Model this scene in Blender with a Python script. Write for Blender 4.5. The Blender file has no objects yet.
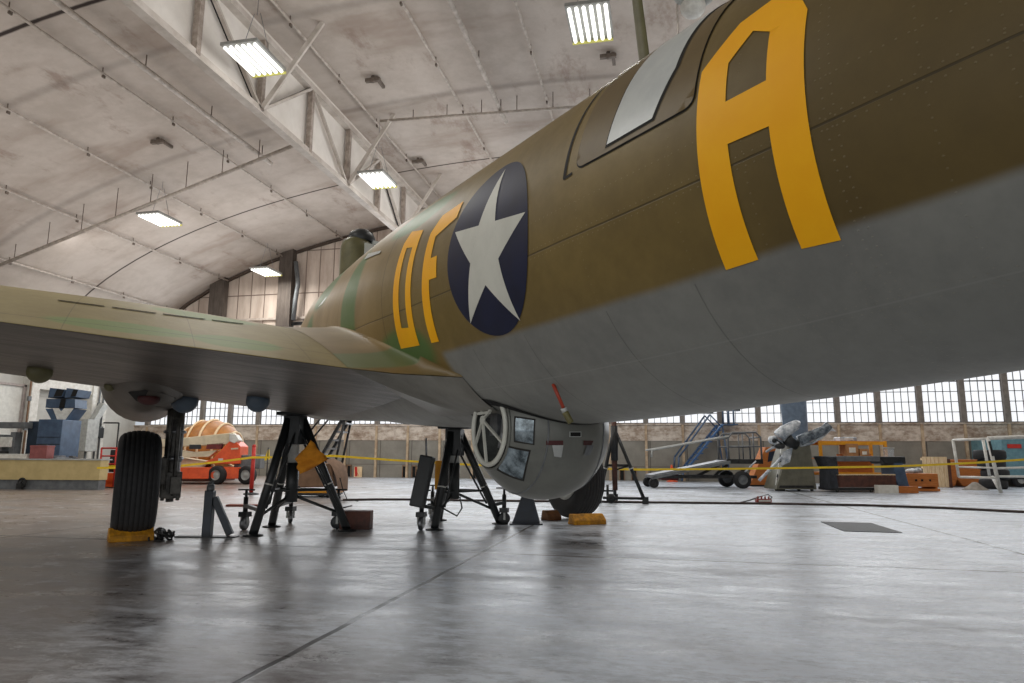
import bpy, bmesh, random
from math import *
from mathutils import Vector, Matrix, Quaternion
from mathutils.bvhtree import BVHTree
random.seed(7)
SC = bpy.context.scene
COL = SC.collection
PI = pi

# ------------------------------------------------------------------ camera
FPX = 692.0; YAW = radians(12.02); PIT = radians(9.40); ROL = radians(0.363); HC = 1.06
CAM = Vector((0, 0, HC))
_f = Vector((-sin(YAW)*cos(PIT), cos(YAW)*cos(PIT), sin(PIT)))
_r = Vector((cos(YAW), sin(YAW), 0)); _u = _r.cross(_f)
CR = _r*cos(ROL) + _u*sin(ROL); CU = -_r*sin(ROL) + _u*cos(ROL); CF = _f
def ray(x, y): return CF + CR*((x-512)/FPX) - CU*((y-341.5)/FPX)
def fl(x, y, z=0.0):
    d = ray(x, y); return CAM + d*((z-HC)/d.z)
def at(x, y, w): return CAM + ray(x, y)*w            # point at viewing depth w
def atx(x, y, X):
    d = ray(x, y); return CAM + d*(X/d.x)
def aty(x, y, Y):
    d = ray(x, y); return CAM + d*(Y/d.y)
cd = bpy.data.cameras.new('camera'); co = bpy.data.objects.new('camera', cd); COL.objects.link(co)
cd.sensor_fit = 'HORIZONTAL'; cd.sensor_width = 36.0; cd.lens = 36.0*FPX/1024.0
cd.clip_start = 0.05; cd.clip_end = 300
co.matrix_world = Matrix(((CR.x, CU.x, -CF.x, 0), (CR.y, CU.y, -CF.y, 0), (CR.z, CU.z, -CF.z, HC), (0, 0, 0, 1)))
SC.camera = co

# ------------------------------------------------------------------ materials
def lin(c):
    return tuple((v/12.92 if v <= .04045 else ((v+.055)/1.055)**2.4) for v in [k/255.0 for k in c])
class X:                                              # tiny maths on node sockets
    def __init__(s, nt, sock): s.nt = nt; s.s = sock
    def _op(s, op, *a):
        n = s.nt.nodes.new('ShaderNodeMath'); n.operation = op
        for i, v in enumerate((s,)+a):
            if isinstance(v, X): s.nt.links.new(v.s, n.inputs[i])
            else: n.inputs[i].default_value = v
        return X(s.nt, n.outputs[0])
    def __add__(s, o): return s._op('ADD', o)
    def __sub__(s, o): return s._op('SUBTRACT', o)
    def __mul__(s, o): return s._op('MULTIPLY', o)
    def __truediv__(s, o): return s._op('DIVIDE', o)
    def abs(s): return s._op('ABSOLUTE')
    def min(s, o): return s._op('MINIMUM', o)
    def max(s, o): return s._op('MAXIMUM', o)
    def sqrt(s): return s._op('SQRT')
    def wrap(s, p): return s._op('PINGPONG', p)       # triangle wave 0..p..0
    def clamp(s): return s._op('MULTIPLY', 1.0)._clampit()
    def _clampit(s): s.s.node.use_clamp = True; return s
    def step(s, a, b):                                # smooth step a -> b
        n = s.nt.nodes.new('ShaderNodeMapRange'); n.interpolation_type = 'SMOOTHSTEP'
        s.nt.links.new(s.s, n.inputs[0]); n.inputs[1].default_value = a; n.inputs[2].default_value = b
        return X(s.nt, n.outputs[0])
class M:
    def __init__(s, name, rough=.6, metal=0.0, spec=.5):
        s.m = bpy.data.materials.new(name); s.m.use_nodes = True
        s.nt = s.m.node_tree; s.b = s.nt.nodes['Principled BSDF']
        s.b.inputs['Roughness'].default_value = rough; s.b.inputs['Metallic'].default_value = metal
        s.b.inputs['Specular IOR Level'].default_value = spec
    def obj(s):
        n = s.nt.nodes.new('ShaderNodeTexCoord'); return n.outputs['Object']
    def uv(s):
        n = s.nt.nodes.new('ShaderNodeTexCoord'); return n.outputs['UV']
    def xyz(s, v):
        n = s.nt.nodes.new('ShaderNodeSeparateXYZ'); s.nt.links.new(v, n.inputs[0])
        return [X(s.nt, o) for o in n.outputs]
    def noise(s, v, scale, detail=4, rough=.6, stretch=None):
        if stretch:
            mp = s.nt.nodes.new('ShaderNodeMapping'); mp.inputs['Scale'].default_value = stretch
            s.nt.links.new(v, mp.inputs[0]); v = mp.outputs[0]
        n = s.nt.nodes.new('ShaderNodeTexNoise'); n.inputs['Scale'].default_value = scale
        n.inputs['Detail'].default_value = detail; n.inputs['Roughness'].default_value = rough
        s.nt.links.new(v, n.inputs['Vector']); return X(s.nt, n.outputs[0])
    def rgb(s, c):
        n = s.nt.nodes.new('ShaderNodeRGB'); n.outputs[0].default_value = (*lin(c), 1); return n.outputs[0]
    def mix(s, f, a, b):
        n = s.nt.nodes.new('ShaderNodeMix'); n.data_type = 'RGBA'
        if isinstance(f, X): s.nt.links.new(f.s, n.inputs[0])
        else: n.inputs[0].default_value = f
        for i, c in ((6, a), (7, b)):
            if isinstance(c, tuple): n.inputs[i].default_value = (*lin(c), 1)
            else: s.nt.links.new(c, n.inputs[i])
        return n.outputs[2]
    def color(s, c): s.nt.links.new(c, s.b.inputs['Base Color'])
    def rough(s, x): s.nt.links.new(x.s, s.b.inputs['Roughness'])
    def bump(s, x, dist=.01, strength=1.0):
        n = s.nt.nodes.new('ShaderNodeBump'); n.inputs['Distance'].default_value = dist
        n.inputs['Strength'].default_value = strength
        s.nt.links.new(x.s, n.inputs['Height']); s.nt.links.new(n.outputs[0], s.b.inputs['Normal'])
def plain(name, a, b=None, rough=.6, metal=0.0, scale=6, bump=0.0, spec=.5, stretch=None):
    m = M(name, rough, metal, spec)
    if b is None: b = tuple(max(0, int(v*.8)) for v in a)
    o = m.obj(); n = m.noise(o, scale, 5, .65, stretch)
    m.color(m.mix(n.step(.3, .7), a, b))
    if bump: m.bump(n, bump)
    return m.m
def glow(name, c, st):
    m = M(name, .4); m.b.inputs['Emission Color'].default_value = (*lin(c), 1)
    m.b.inputs['Emission Strength'].default_value = st
    n = m.noise(m.obj(), 3); m.color(m.mix(n, c, tuple(int(v*.95) for v in c))); return m.m

MT = {}
MT['black'] = plain('black_paint', (20, 23, 25), (32, 36, 38), .45)
MT['rubber'] = plain('black_rubber', (22, 23, 25), (34, 34, 36), .75, scale=14, bump=.002)
MT['dkblue'] = plain('blue_black_paint', (32, 42, 56), (24, 30, 38), .45)
MT['steel'] = plain('bare_steel', (150, 152, 155), (110, 112, 116), .35, .8)
MT['dkmetal'] = plain('oily_metal', (58, 58, 58), (30, 30, 31), .5, .5, 9)
MT['grey'] = plain('grey_metal', (112, 116, 118), (90, 92, 95), .5, .2)
MT['ltgrey'] = plain('light_grey_paint', (176, 178, 175), (150, 152, 150), .5)
MT['white'] = plain('white_paint', (218, 218, 212), (190, 188, 182), .55)
MT['yellow'] = plain('yellow_paint', (226, 156, 18), (206, 136, 14), .55)
MT['chock'] = plain('worn_yellow_wood', (222, 156, 24), (150, 100, 20), .7, scale=9)
MT['brownchock'] = plain('brown_wood', (120, 78, 42), (84, 54, 30), .7, scale=9)
MT['orange'] = plain('orange_paint', (232, 92, 38), (204, 72, 26), .45, scale=3)
MT['cream'] = plain('cream_paint', (224, 212, 184), (196, 184, 156), .5, scale=3)
MT['red'] = plain('red_paint', (206, 52, 40), (176, 40, 32), .5)
MT['ocwood'] = plain('orange_wood', (196, 118, 52), (164, 92, 38), .7, scale=4, stretch=(1, 1, 8))
MT['palewood'] = plain('pale_wood', (236, 214, 178), (206, 178, 138), .75, scale=5, stretch=(8, 8, 1))
MT['redwood'] = plain('red_brown_wood', (96, 56, 44), (62, 38, 32), .7, scale=6)
MT['tanboard'] = plain('tan_board', (196, 176, 124), (180, 160, 110), .6, scale=3)
MT['blue'] = plain('blue_paint', (70, 92, 118), (54, 72, 96), .5, scale=3)
MT['blueladder'] = plain('bright_blue_paint', (56, 96, 140), (44, 78, 118), .5)
MT['post'] = plain('blue_grey_paint', (104, 120, 138), (88, 102, 120), .6)
MT['cabgrey'] = plain('grey_green_metal', (118, 116, 102), (98, 96, 84), .45, .3, 3)
MT['foil'] = plain('crumpled_plastic', (226, 230, 234), (128, 138, 148), .25, .1, 5, .03)
MT['darkwrap'] = plain('dark_plastic_wrap', (50, 60, 70), (136, 146, 154), .25, .1, 5, .02)
MT['brownsheet'] = plain('brown_cover', (138, 108, 84), (112, 86, 66), .8, scale=5)
MT['amber'] = plain('amber_sheet', (176, 116, 44), (140, 86, 30), .5, scale=3)
MT['teal'] = plain('teal_paint', (110, 150, 160), (90, 128, 140), .5)
MT['pink'] = plain('faded_red_paint', (150, 86, 84), (130, 72, 70), .6)
MT['tape'] = plain('yellow_tape', (240, 206, 40), (226, 190, 30), .5)
MT['hose'] = plain('dark_hose', (66, 50, 44), (44, 36, 34), .6)
MT['cable'] = plain('black_cable', (34, 34, 36), None, .6)
MT['paper'] = plain('white_card', (224, 222, 214), (204, 200, 190), .8)
MT['dark'] = plain('dark_void', (10, 10, 10), (16, 16, 16), .9)
MT['lamp'] = glow('fluorescent_tube', (255, 255, 250), 1.5)
MT['lampbody'] = plain('lamp_housing', (150, 150, 146), (130, 130, 126), .4)
MT['yellowgrid'] = plain('yellowish_grid', (220, 214, 120), (190, 186, 90), .4)
MT['clear'] = M('clear_glass', .03).m
_g = MT['clear'].node_tree.nodes['Principled BSDF']
_g.inputs['Transmission Weight'].default_value = .75; _g.inputs['Base Color'].default_value = (.80, .86, .9, 1); _g.inputs['IOR'].default_value = 1.3

# ------------------------------------------------------------------ mesh builder
class MB:
    def __init__(s): s.bm = bmesh.new()
    def _add(s, vs, fs, smooth=False):
        v = [s.bm.verts.new(p) for p in vs]
        for f in fs:
            try:
                q = s.bm.faces.new([v[i] for i in f]); q.smooth = smooth
            except ValueError: pass
        return v
    def box(s, c, size, rot=None, taper=1.0):
        hx, hy, hz = [k/2 for k in size]; R = rot or Matrix.Identity(3); c = Vector(c)
        vs = []
        for z in (-1, 1):
            t = taper if z > 0 else 1.0
            for x, y in ((-1, -1), (1, -1), (1, 1), (-1, 1)):
                vs.append(c + R @ Vector((x*hx*t, y*hy*t, z*hz)))
        s._add(vs, [(3, 2, 1, 0), (4, 5, 6, 7), (0, 1, 5, 4), (1, 2, 6, 5), (2, 3, 7, 6), (3, 0, 4, 7)]); return s
    def bar(s, a, b, w, h=None, up=(0, 0, 1)):         # rectangular bar from a to b
        a, b = Vector(a), Vector(b); d = b-a; L = d.length
        if L < 1e-6: return s
        h = h or w; z = d.normalized(); upv = Vector(up)
        if abs(z.dot(upv)) > .98: upv = Vector((0, 1, 0))
        x = upv.cross(z).normalized(); y = z.cross(x)
        return s.box((a+b)/2, (w, h, L), Matrix((x, y, z)).transposed())
    def tube(s, pts, r, seg=8, caps=True, r2=None):
        pts = [Vector(p) for p in pts]; n = len(pts); rings = []; vs = []
        prev = None
        for i, p in enumerate(pts):
            t = (pts[min(i+1, n-1)] - pts[max(i-1, 0)]).normalized()
            if prev is None:
                a = Vector((0, 0, 1)) if abs(t.z) < .9 else Vector((1, 0, 0))
                x = a.cross(t).normalized()
            else:
                x = (prev - t*prev.dot(t)).normalized()
            prev = x; y = t.cross(x)
            rr = r if r2 is None else r + (r2-r)*i/(n-1)
            for k in range(seg):
                a = 2*PI*k/seg; vs.append(p + x*(rr*cos(a)) + y*(rr*sin(a)))
        fs = []
        for i in range(n-1):
            for k in range(seg):
                k2 = (k+1) % seg; fs.append((i*seg+k, i*seg+k2, (i+1)*seg+k2, (i+1)*seg+k))
        if caps: fs += [tuple(range(seg))[::-1], tuple((n-1)*seg+k for k in range(seg))]
        s._add(vs, fs, seg > 5); return s
    def cyl(s, a, b, r, seg=16, r2=None): return s.tube([a, b], r, seg, True, r2)
    def lathe(s, prof, origin=(0, 0, 0), axis=(0, 0, 1), seg=32, smooth=True):   # prof: (radius, height)
        z = Vector(axis).normalized(); a = Vector((0, 0, 1)) if abs(z.z) < .9 else Vector((1, 0, 0))
        x = a.cross(z).normalized(); y = z.cross(x); o = Vector(origin); vs = []; fs = []
        for r, h in prof:
            for k in range(seg):
                t = 2*PI*k/seg; vs.append(o + z*h + x*(r*cos(t)) + y*(r*sin(t)))
        for i in range(len(prof)-1):
            for k in range(seg):
                k2 = (k+1) % seg; fs.append((i*seg+k, i*seg+k2, (i+1)*seg+k2, (i+1)*seg+k))
        v = s._add(vs, fs, smooth)
        bmesh.ops.remove_doubles(s.bm, verts=v, dist=1e-5); return s
    def ball(s, c, r, sx=1, sy=1, sz=1, seg=20):
        prof = [(r*sin(PI*i/12), -r*cos(PI*i/12)) for i in range(13)]
        n0 = len(s.bm.verts); s.lathe(prof, (0, 0, 0), (0, 0, 1), seg); s.bm.verts.ensure_lookup_table()
        for v in s.bm.verts[n0:]: v.co = Vector((v.co.x*sx, v.co.y*sy, v.co.z*sz)) + Vector(c)
        return s
    def poly(s, pts, thick=None):                      # flat polygon, optional thickness vector
        pts = [Vector(p) for p in pts]; n = len(pts)
        if thick is None: s._add(pts, [tuple(range(n))])
        else:
            t = Vector(thick); vs = pts + [p+t for p in pts]
            s._add(vs, [tuple(range(n))[::-1], tuple(range(n, 2*n))] + [(i, (i+1) % n, n+(i+1) % n, n+i) for i in range(n)])
        return s
    def grid(s, rows, smooth=True, closed=False):      # rows of points -> surface
        n = len(rows[0]); vs = [p for r in rows for p in r]; fs = []
        for i in range(len(rows)-1):
            for k in range(n if closed else n-1):
                k2 = (k+1) % n; fs.append((i*n+k, i*n+k2, (i+1)*n+k2, (i+1)*n+k))
        s._add(vs, fs, smooth); return s
    def torus(s, c, R, r, axis=(0, 0, 1), seg=32, sec=8):
        prof = [(R + r*cos(2*PI*i/sec), r*sin(2*PI*i/sec)) for i in range(sec+1)]
        return s.lathe(prof, c, axis, seg)
    def build(s, name, mat, parent=None, bevel=0.0, normals=True):
        if normals: bmesh.ops.recalc_face_normals(s.bm, faces=s.bm.faces)
        me = bpy.data.meshes.new(name); s.bm.to_mesh(me); s.bm.free()
        for m in (mat if isinstance(mat, (list, tuple)) else [mat]): me.materials.append(MT[m] if isinstance(m, str) else m)
        o = bpy.data.objects.new(name, me); COL.objects.link(o)
        if parent: o.parent = parent
        if bevel:
            b = o.modifiers.new('bevel', 'BEVEL'); b.width = bevel; b.segments = 2; b.limit_method = 'ANGLE'
        return o
def tag(o, label, cat, group=None, kind=None):
    o['label'] = label; o['category'] = cat
    if group: o['group'] = group
    if kind: o['kind'] = kind
    return o
def thing(name, label, cat, loc=(0, 0, 0), rz=0.0, group=None):
    o = bpy.data.objects.new(name, None); COL.objects.link(o); o.empty_display_size = .2
    o.location = loc; o.rotation_euler = (0, 0, rz); return tag(o, label, cat, group)
def struct(o): o['kind'] = 'structure'; return o
def copy_tree(o, parent=None):
    c = o.copy(); COL.objects.link(c)
    if parent: c.parent = parent
    for ch in list(o.children): copy_tree(ch, c)
    return c
RZ = lambda a: Matrix.Rotation(a, 3, 'Z')

# ------------------------------------------------------------------ the hangar
XL, XR, YB, YF = -27.4, 20.0, -14.0, 32.2
def vz(x): return 4.84 + 8.6*sqrt(max(0.0, 1-((x+4)/24.0)**2))
# floor
fm = M('sealed_concrete', .3, 0, .26)
o = fm.obj(); fx, fy, fz = fm.xyz(o)
n1 = fm.noise(o, .35, 6, .6); n2 = fm.noise(o, 2.2, 8, .7, (1, 2.2, 1)); n3 = fm.noise(o, 14, 6, .7)
nw = fm.noise(o, 1.6, 3, .5)
n2 = fm.noise(o, 1.1, 9, .72, (.7, 1.8, 1)); n3 = fm.noise(o, 7, 8, .75, (.7, 1.5, 1))
base = fm.mix((n2*.5 + n3*.5).step(.42, .58), (116, 122, 130), (212, 221, 232))
base = fm.mix((fx*-.15 + fy*-.06 + (n1-.5)*1.8 + .30).step(-.1, 1.0)*.85, base, (124, 106, 90))  # brown ceiling reflection towards the left painted into the concrete colour
base = fm.mix(fm.noise(o, .55, 8, .8, (.8, 2.0, 1)).step(.50, .60)*.62, base, (118, 117, 117))
base = fm.mix(fm.noise(o, 2.3, 9, .82).step(.54, .60)*.45, base, (214, 217, 222))
base = fm.mix(fm.noise(o, 26, 5, .7).step(.60, .74)*.5, base, (84, 80, 76))
def vl(c, w=.024): return ((fx - c + (nw-.5)*.05).abs()).step(w, w+.012)
def hl(c, w=.028): return ((fy - c + (nw-.5)*.06).abs()).step(w, w+.012)
jo = vl(3.98)
AX = fl(400, 595).x
for c in (fl(380, 606.6).x, -8.2, 10.1, -14.3, 16.2, -20.4): jo = jo.min(vl(c, .015))
for c in (7.70, 1.6, 13.8, 19.9, 26, -4.5, -10.6): jo = jo.min(hl(c))
jo = jo.min((hl(8.4, .003)*.5 + .5))
base = fm.mix(jo, (38, 33, 29), base)
fm.color(base)
fm.rough(((n2*.6 + n3*.4).step(.35, .65)*.20 + n1*.12 + .19))
fm.bump(n2*.6 + n3*.2 + jo*.6, .006, .35)
fl_ = MB(); fl_.box(((XL+XR)/2, (YB+YF)/2, -.1), (XR-XL+.4, YF-YB+.4, .2)); struct(fl_.build('floor', fm.m))
# floor grate patch
gr = MB(); g = [fl(821.8, 522.2), fl(870.7, 523), fl(900.5, 532.5), fl(845.6, 532)]
gx0, gx1 = 2.60, 3.38; gy0, gy1 = 11.25, 12.78
gm = M('rusty_grate', .6, .5); go = gm.obj(); qx, qy, qz = gm.xyz(go)
gm.color(gm.mix(((qx*1.0).wrap(.02)).step(.007, .012), (40, 42, 42), (92, 94, 94)))
gr.box(((gx0+gx1)/2, (gy0+gy1)/2, .004), (gx1-gx0, gy1-gy0, .008)); tag(gr.build('drain_grate', gm.m), 'dark square drain grate set flush in the concrete floor at right', 'grate')
# ceiling vault
cm = M('sprayed_ceiling', .85)
o = cm.obj(); cx, cy, cz = cm.xyz(o)
a = cm.noise(o, .45, 6, .65); b = cm.noise(o, .16, 4, .6, (1, 3, 1)); b2 = cm.noise(o, 2.2, 6, .7)
c0 = cm.mix((a*.7+b2*.3).step(.36, .66), (194, 184, 175), (174, 163, 153))
c0 = cm.mix(b.step(.50, .72)*.55, c0, (140, 120, 106))
st_ = cm.noise(o, .5, 7, .72, (1.3, .55, 1)); c0 = cm.mix(st_.step(.54, .70)*.6, c0, (128, 104, 90))
rib = (cy - 26.62).abs().step(.03, .06)
for yy in (21.2, 16.0, 10.6): rib = rib.min(((cy-yy).abs().step(.02, .25))*.25 + .75)
c0 = cm.mix(rib, (66, 56, 50), c0)
c0 = cm.mix((cy - 13.68 + (a-.5)*.15).abs().step(.03, .10), (48, 36, 30), c0)
cm.color(c0); cm.bump(a*.6+b2*.4, .03, .6)
rows = []
for i in range(65):
    x = XL - .6 + (XR + .6 - XL + .6)*i/64
    x = max(-27.99, min(19.99, x)); rows.append([Vector((x, YB + (YF+.0-YB)*j/12, vz(x))) for j in range(13)])
cl = MB().grid(rows); struct(cl.build('ceiling', cm.m))
# side walls
wm = plain('beige_wall', (196, 196, 190), (176, 174, 168), .8, scale=.8)
mb = MB(); mb.box((XL-.1, (YB+YF)/2, 4.0), (.2, YF-YB, 8.4)); struct(mb.build('wall_left', wm))
mb = MB(); mb.box((XR+.1, (YB+YF)/2, 2.5), (.2, YF-YB, 5.4)); struct(mb.build('wall_right', wm))
# far wall: lower grey panels, dirty concrete band, gable boards
gp = M('grey_wall_panel', .75); o = gp.obj(); px_, py_, pz_ = gp.xyz(o)
nn = gp.noise(o, 1.2, 6, .7); pc = gp.mix(nn.step(.3, .7), (138, 135, 126), (120, 116, 108))
pc = gp.mix(((px_+.45).wrap(.81)).step(.0, .03), (70, 66, 60), pc)
pc = gp.mix((pz_-.62).abs().step(.01, .03)*.6+.4, (84, 80, 74), pc)
gp.color(pc)
LB = 1.78
mb = MB(); mb.box(((XL+XR)/2, YF+.15, LB/2), (XR-XL, .3, LB)); struct(mb.build('wall_far', gp.m))
db = M('stained_concrete_band', .9); o = db.obj(); n4 = db.noise(o, 1.1, 8, .75, (1, 1, 2.4)); n5 = db.noise(o, 5, 6, .7)
c1 = db.mix((n4*.7+n5*.3).step(.40, .62), (206, 196, 184), (144, 126, 110)); db.color(db.mix(n4.step(.62, .74), c1, (92, 74, 62))); db.bump(n5, .03)
mb = MB(); mb.box(((XL+XR)/2, YF+.14, (LB+2.5)/2), (XR-XL, .34, 2.5-LB)); mb.box(((XL+XR)/2, YF-.02, 2.52), (XR-XL, .16, .07)); struct(mb.build('trim_1', db.m))
# gable boards
gb = M('gable_boards', .8); o = gb.obj(); bx, by, bz = gb.xyz(o)
n6 = gb.noise(o, 1.5, 5, .7, (1, 1, .2)); c2 = gb.mix(n6.step(.3, .7), (200, 186, 174), (168, 152, 140))
ln = (bx.wrap(.39)).step(.01, .035).min(((bz-.2).wrap(1.15)).step(.01, .04))
gb.color(gb.mix(ln, (112, 96, 86), c2)); gb.bump(ln, .02)
WT = 7.75
pts = [(XL-.3, WT), (XR+.3, WT)]; arch = []
for i in range(60, -1, -1):
    x = -27.9 + 47.8*i/60; arch.append((x, max(WT, vz(x)+.02)))
mb = MB(); mb.poly([(XL-.3, YF+.05, WT)] + [(XR+.3, YF+.05, WT)] + [(p[0], YF+.05, p[1]) for p in arch if XL-.3 < p[0] < XR+.3], (0, .2, 0)); struct(mb.build('wall_gable', gb.m))
mb = MB(); mb.box(((XL+XR)/2, YF-.02, WT-.12), (XR-XL, .2, .26)); mb.box(((XL+XR)/2, YF+.0, WT+.32), (XR-XL, .14, .12)); struct(mb.build('trim_2', plain('pale_beam', (190, 178, 168), (160, 148, 138), .8)))
mb = MB(); mb.box((-17.9, YF-.14, WT-.0), (2.9, .05, .16)); struct(mb.build('trim_3', 'dark'))
# arch edge strip along the far gable
mb = MB()
prev = None
for i in range(40):
    x = XL + .2 + (XR-XL-.4)*i/39; p = Vector((x, YF-.06, vz(x)-.10))
    if prev: mb.bar(prev, p, .12, .16, (0, 1, 0))
    prev = p
struct(mb.build('trim_4', plain('gable_edge', (84, 70, 60), (60, 50, 44), .8)))
# mullion columns, one per bay, and windows between them
colm = plain('window_column', (132, 126, 120), (110, 104, 98), .7)
lowcol = plain('pale_pilaster', (196, 176, 148), (156, 134, 110), .75, scale=3)
muntm = plain('muntin_bars', (70, 70, 72), (54, 54, 56), .6)
panem = M('frosted_window_pane', .25); o = panem.obj(); q = panem.noise(o, 1.3, 4)
panem.color(panem.mix(q, (170, 172, 176), (150, 154, 160)))
panem.b.inputs['Emission Color'].default_value = (.95, .97, 1.0, 1); panem.b.inputs['Emission Strength'].default_value = .82
BAY = 1.625; X0 = -26.62
cols = [X0 + BAY*i for i in range(29) if X0 + BAY*i < XR]
for i, x in enumerate(cols):
    mb = MB(); mb.box((x, YF-.02, (2.55+WT)/2), (.21, .2, WT-2.55)); struct(mb.build('trim_%d' % (10+i), colm))
    mb = MB(); mb.box((x, YF-.03, 1.25), (.11, .12, 2.5)); struct(mb.build('trim_%d' % (50+i), lowcol))
for i in range(len(cols)-1):
    xa, xb = cols[i]+.105, cols[i+1]-.105; wd = xb-xa
    mb = MB(); mb.box(((xa+xb)/2, YF+.10, (2.55+WT)/2), (wd, .02, WT-2.55)); w = struct(mb.build('window_%d' % (i+1), panem.m))
    mb = MB()
    for k in range(0, 6): mb.box((xa + wd*k/5, YF+.06, (2.55+WT)/2), (.024, .03, WT-2.55))
    for k in range(0, 13): mb.box(((xa+xb)/2, YF+.06, 2.57 + .43*k), (wd, .03, .026 if k % 4 else .05))
    mb.build('muntin_grid', muntm, w)
# dark pillars in the gable
pm = plain('dark_timber', (88, 79, 72), (66, 58, 52), .8, scale=3, stretch=(3, 3, .5))
for k, (xa, xb, z0) in enumerate(((-23.25, -22.40, 7.2), (-19.25, -18.50, 7.3), (-11.6, -10.9, 7.3))):
    mb = MB(); mb.box(((xa+xb)/2, YF-.22, (z0+vz((xa+xb)/2))/2+.1), (xb-xa, .4, vz((xa+xb)/2)-z0+.2)); struct(mb.build('trim_%d' % (5+k), pm))
mb = MB(); mb.tube([(-18.3, YF-.35, 7.9), (-18.25, YF-.35, 8.9), (-18.15, YF-.35, 9.8), (-18.35, YF-.35, 11.0)], .12, 8)
tag(mb.build('downpipe', 'grey'), 'grey drain pipe running down beside the tall dark timber pillar', 'pipe')
# small base vents on the far wall
vn = 0
for px, red in ((344, 0), (349, 1), (404.5, 0), (414, 1), (474, 0), (622, 0), (634, 0), (743, 0), (752, 0)):
    X_ = aty(px, 472, YF-.05).x
    v = thing('base_vent', 'small black vent on the far wall, %s' % {344: 'behind the draped cart, left one', 349: 'right beside the red and white card', 404.5: 'left of the pair behind the middle jack', 414: 'right of the pair behind the middle jack', 474: 'behind the ball turret window', 622: 'seen through the slim tripod, left one', 634: 'seen right of the slim tripod leg', 743: 'left one behind the wheeled stand', 752: 'right one behind the wheeled stand'}[px], 'vent', (X_, YF-.02, .28), 0, 'small black vents along the far wall')
    mb = MB(); mb.box((0, 0, 0), (.17, .06, .5)); mb.build('opening', 'dark', v)
    mb = MB()
    for sx in (-.1, .1): mb.box((sx, -.02, 0), (.03, .08, .56))
    mb.box((0, -.02, .29), (.23, .08, .04)); mb.build('frame', 'brownsheet', v)
for px, lab in ((357.5, 'behind the draped cart'), (420.5, 'behind the middle tripod jack')):
    p = aty(px, 471, YF-.12); v = thing('warning_card', 'red and cream card leaning on the far wall %s' % lab, 'card', (p.x, YF-.05, .25), 0, 'red and cream cards')
    mb = MB(); mb.box((0, 0, 0), (.42, .03, .5)); mb.build('card', 'palewood', v)
    mb = MB(); mb.poly([(-.18, -.02, .24), (-.05, -.02, .24), (-.02, -.02, -.2), (-.14, -.02, -.22)], (0, -.005, 0)); mb.bar((-.14, -.022, .15), (.05, -.022, -.18), .05, .006); mb.build('mark', 'red', v)

# ceiling pipes along the vault
pipem = plain('painted_pipe', (196, 186, 176), (160, 150, 140), .6)
dropm = plain('pipe_drop', (120, 108, 98), (90, 80, 72), .7)
PL = {-15.82: 'second thin ceiling pipe left of the roof truss', -19.1: 'third thin ceiling pipe left of the roof truss', -22.34: 'fourth thin ceiling pipe left of the roof truss', -25.3: 'lowest thin ceiling pipe along the left side of the vault',
      -9.8: 'thin ceiling pipe just right of the roof truss', -6.54: 'second thin ceiling pipe right of the roof truss', -3.52: 'fourth thin ceiling pipe right of the roof truss, near the square lamp', -14.71: 'thick ceiling pipe nearest the left side of the roof truss', -5.1: 'thick ceiling pipe right of the roof truss'}
for x, lab in PL.items():
    thick = x in (-14.71, -5.1); r = .085 if thick else .045
    y1 = 22.7 if x == -14.71 else (22.9 if x == -5.1 else YF-.2)
    z = vz(x) - (.42 if thick else .18)
    if thick: x = x + (.35 if x < -10 else -.05)
    t = thing('ceiling_pipe', lab, 'pipe', (x, 0, z), 0, 'sprinkler pipes under the vault')
    MB().cyl((0, -2, 0), (0, y1, 0), r, 8).build('pipe', pipem, t)
    y = .7
    while y < y1-.3:
        hg = MB().cyl((0, y, 0), (0, y, (.42 if thick else .18)+.02), .018, 5)
        if not thick: hg.box((0, y+.05, -.05), (.05, .1, .14))
        hg.build('hanger', dropm, t); y += 3.05
# suspended cross pipe at left and at right
for lab, x0, x1, Y, zz in (('straight pipe slung across the vault left of the roof truss', -26.5, -12.3, 21.7, None), ('thin pipe crossing the vault to the right of the roof truss', -10.0, 4.0, 21.9, 13.05)):
    t = thing('cross_pipe', lab, 'pipe', (0, Y, 0), 0)
    P0 = aty(7.6, 262, Y); P1 = aty(290, 147, Y)
    if zz is None: A = P0 + (P0-P1)*.1; B = P1 + (P1-P0)*.02
    else: A = aty(380, 121, Y); B = aty(576, 107, Y); B = A + (B-A)*1.6
    A.y = B.y = 0
    MB().cyl(A, B, .07 if zz is None else .05, 8).build('pipe', pipem, t)
    for k in range(1, 9):
        p = A.lerp(B, k/9)
        if vz(p.x) > p.z: MB().cyl(p, (p.x, 0, vz(p.x)+.02), .016, 5).build('hanger', dropm, t)
# ceiling brackets
for q, lab in (((35, 138), 'left of the truss near the thick pipe'), ((373, 76), 'right of the truss near the front lamp'), ((418, 158), 'right of the truss farther back'), ((608, 52), 'beside the square lamp at top')):
    d = ray(*q); tt = 5.0
    while CAM.z + d.z*tt < vz(CAM.x+d.x*tt) and tt < 60: tt += .02
    if q == (35, 138): d = ray(158, 138); tt = 5.0
    while CAM.z + d.z*tt < vz(CAM.x+d.x*tt) and tt < 60: tt += .02
    p = CAM + d*tt
    t = thing('ceiling_bracket', 'small rusty bracket on the ceiling, %s' % lab, 'bracket', (p.x, p.y, vz(p.x)-.02), 0, 'rusty ceiling brackets')
    MB().box((0, 0, -.12), (.5, .12, .12)).box((.15, .25, -.08), (.1, .6, .1)).build('arm', dropm, t)
    MB().cyl((0, 0, -.2), (0, 0, .04), .06, 8).build('stub', dropm, t)

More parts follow.
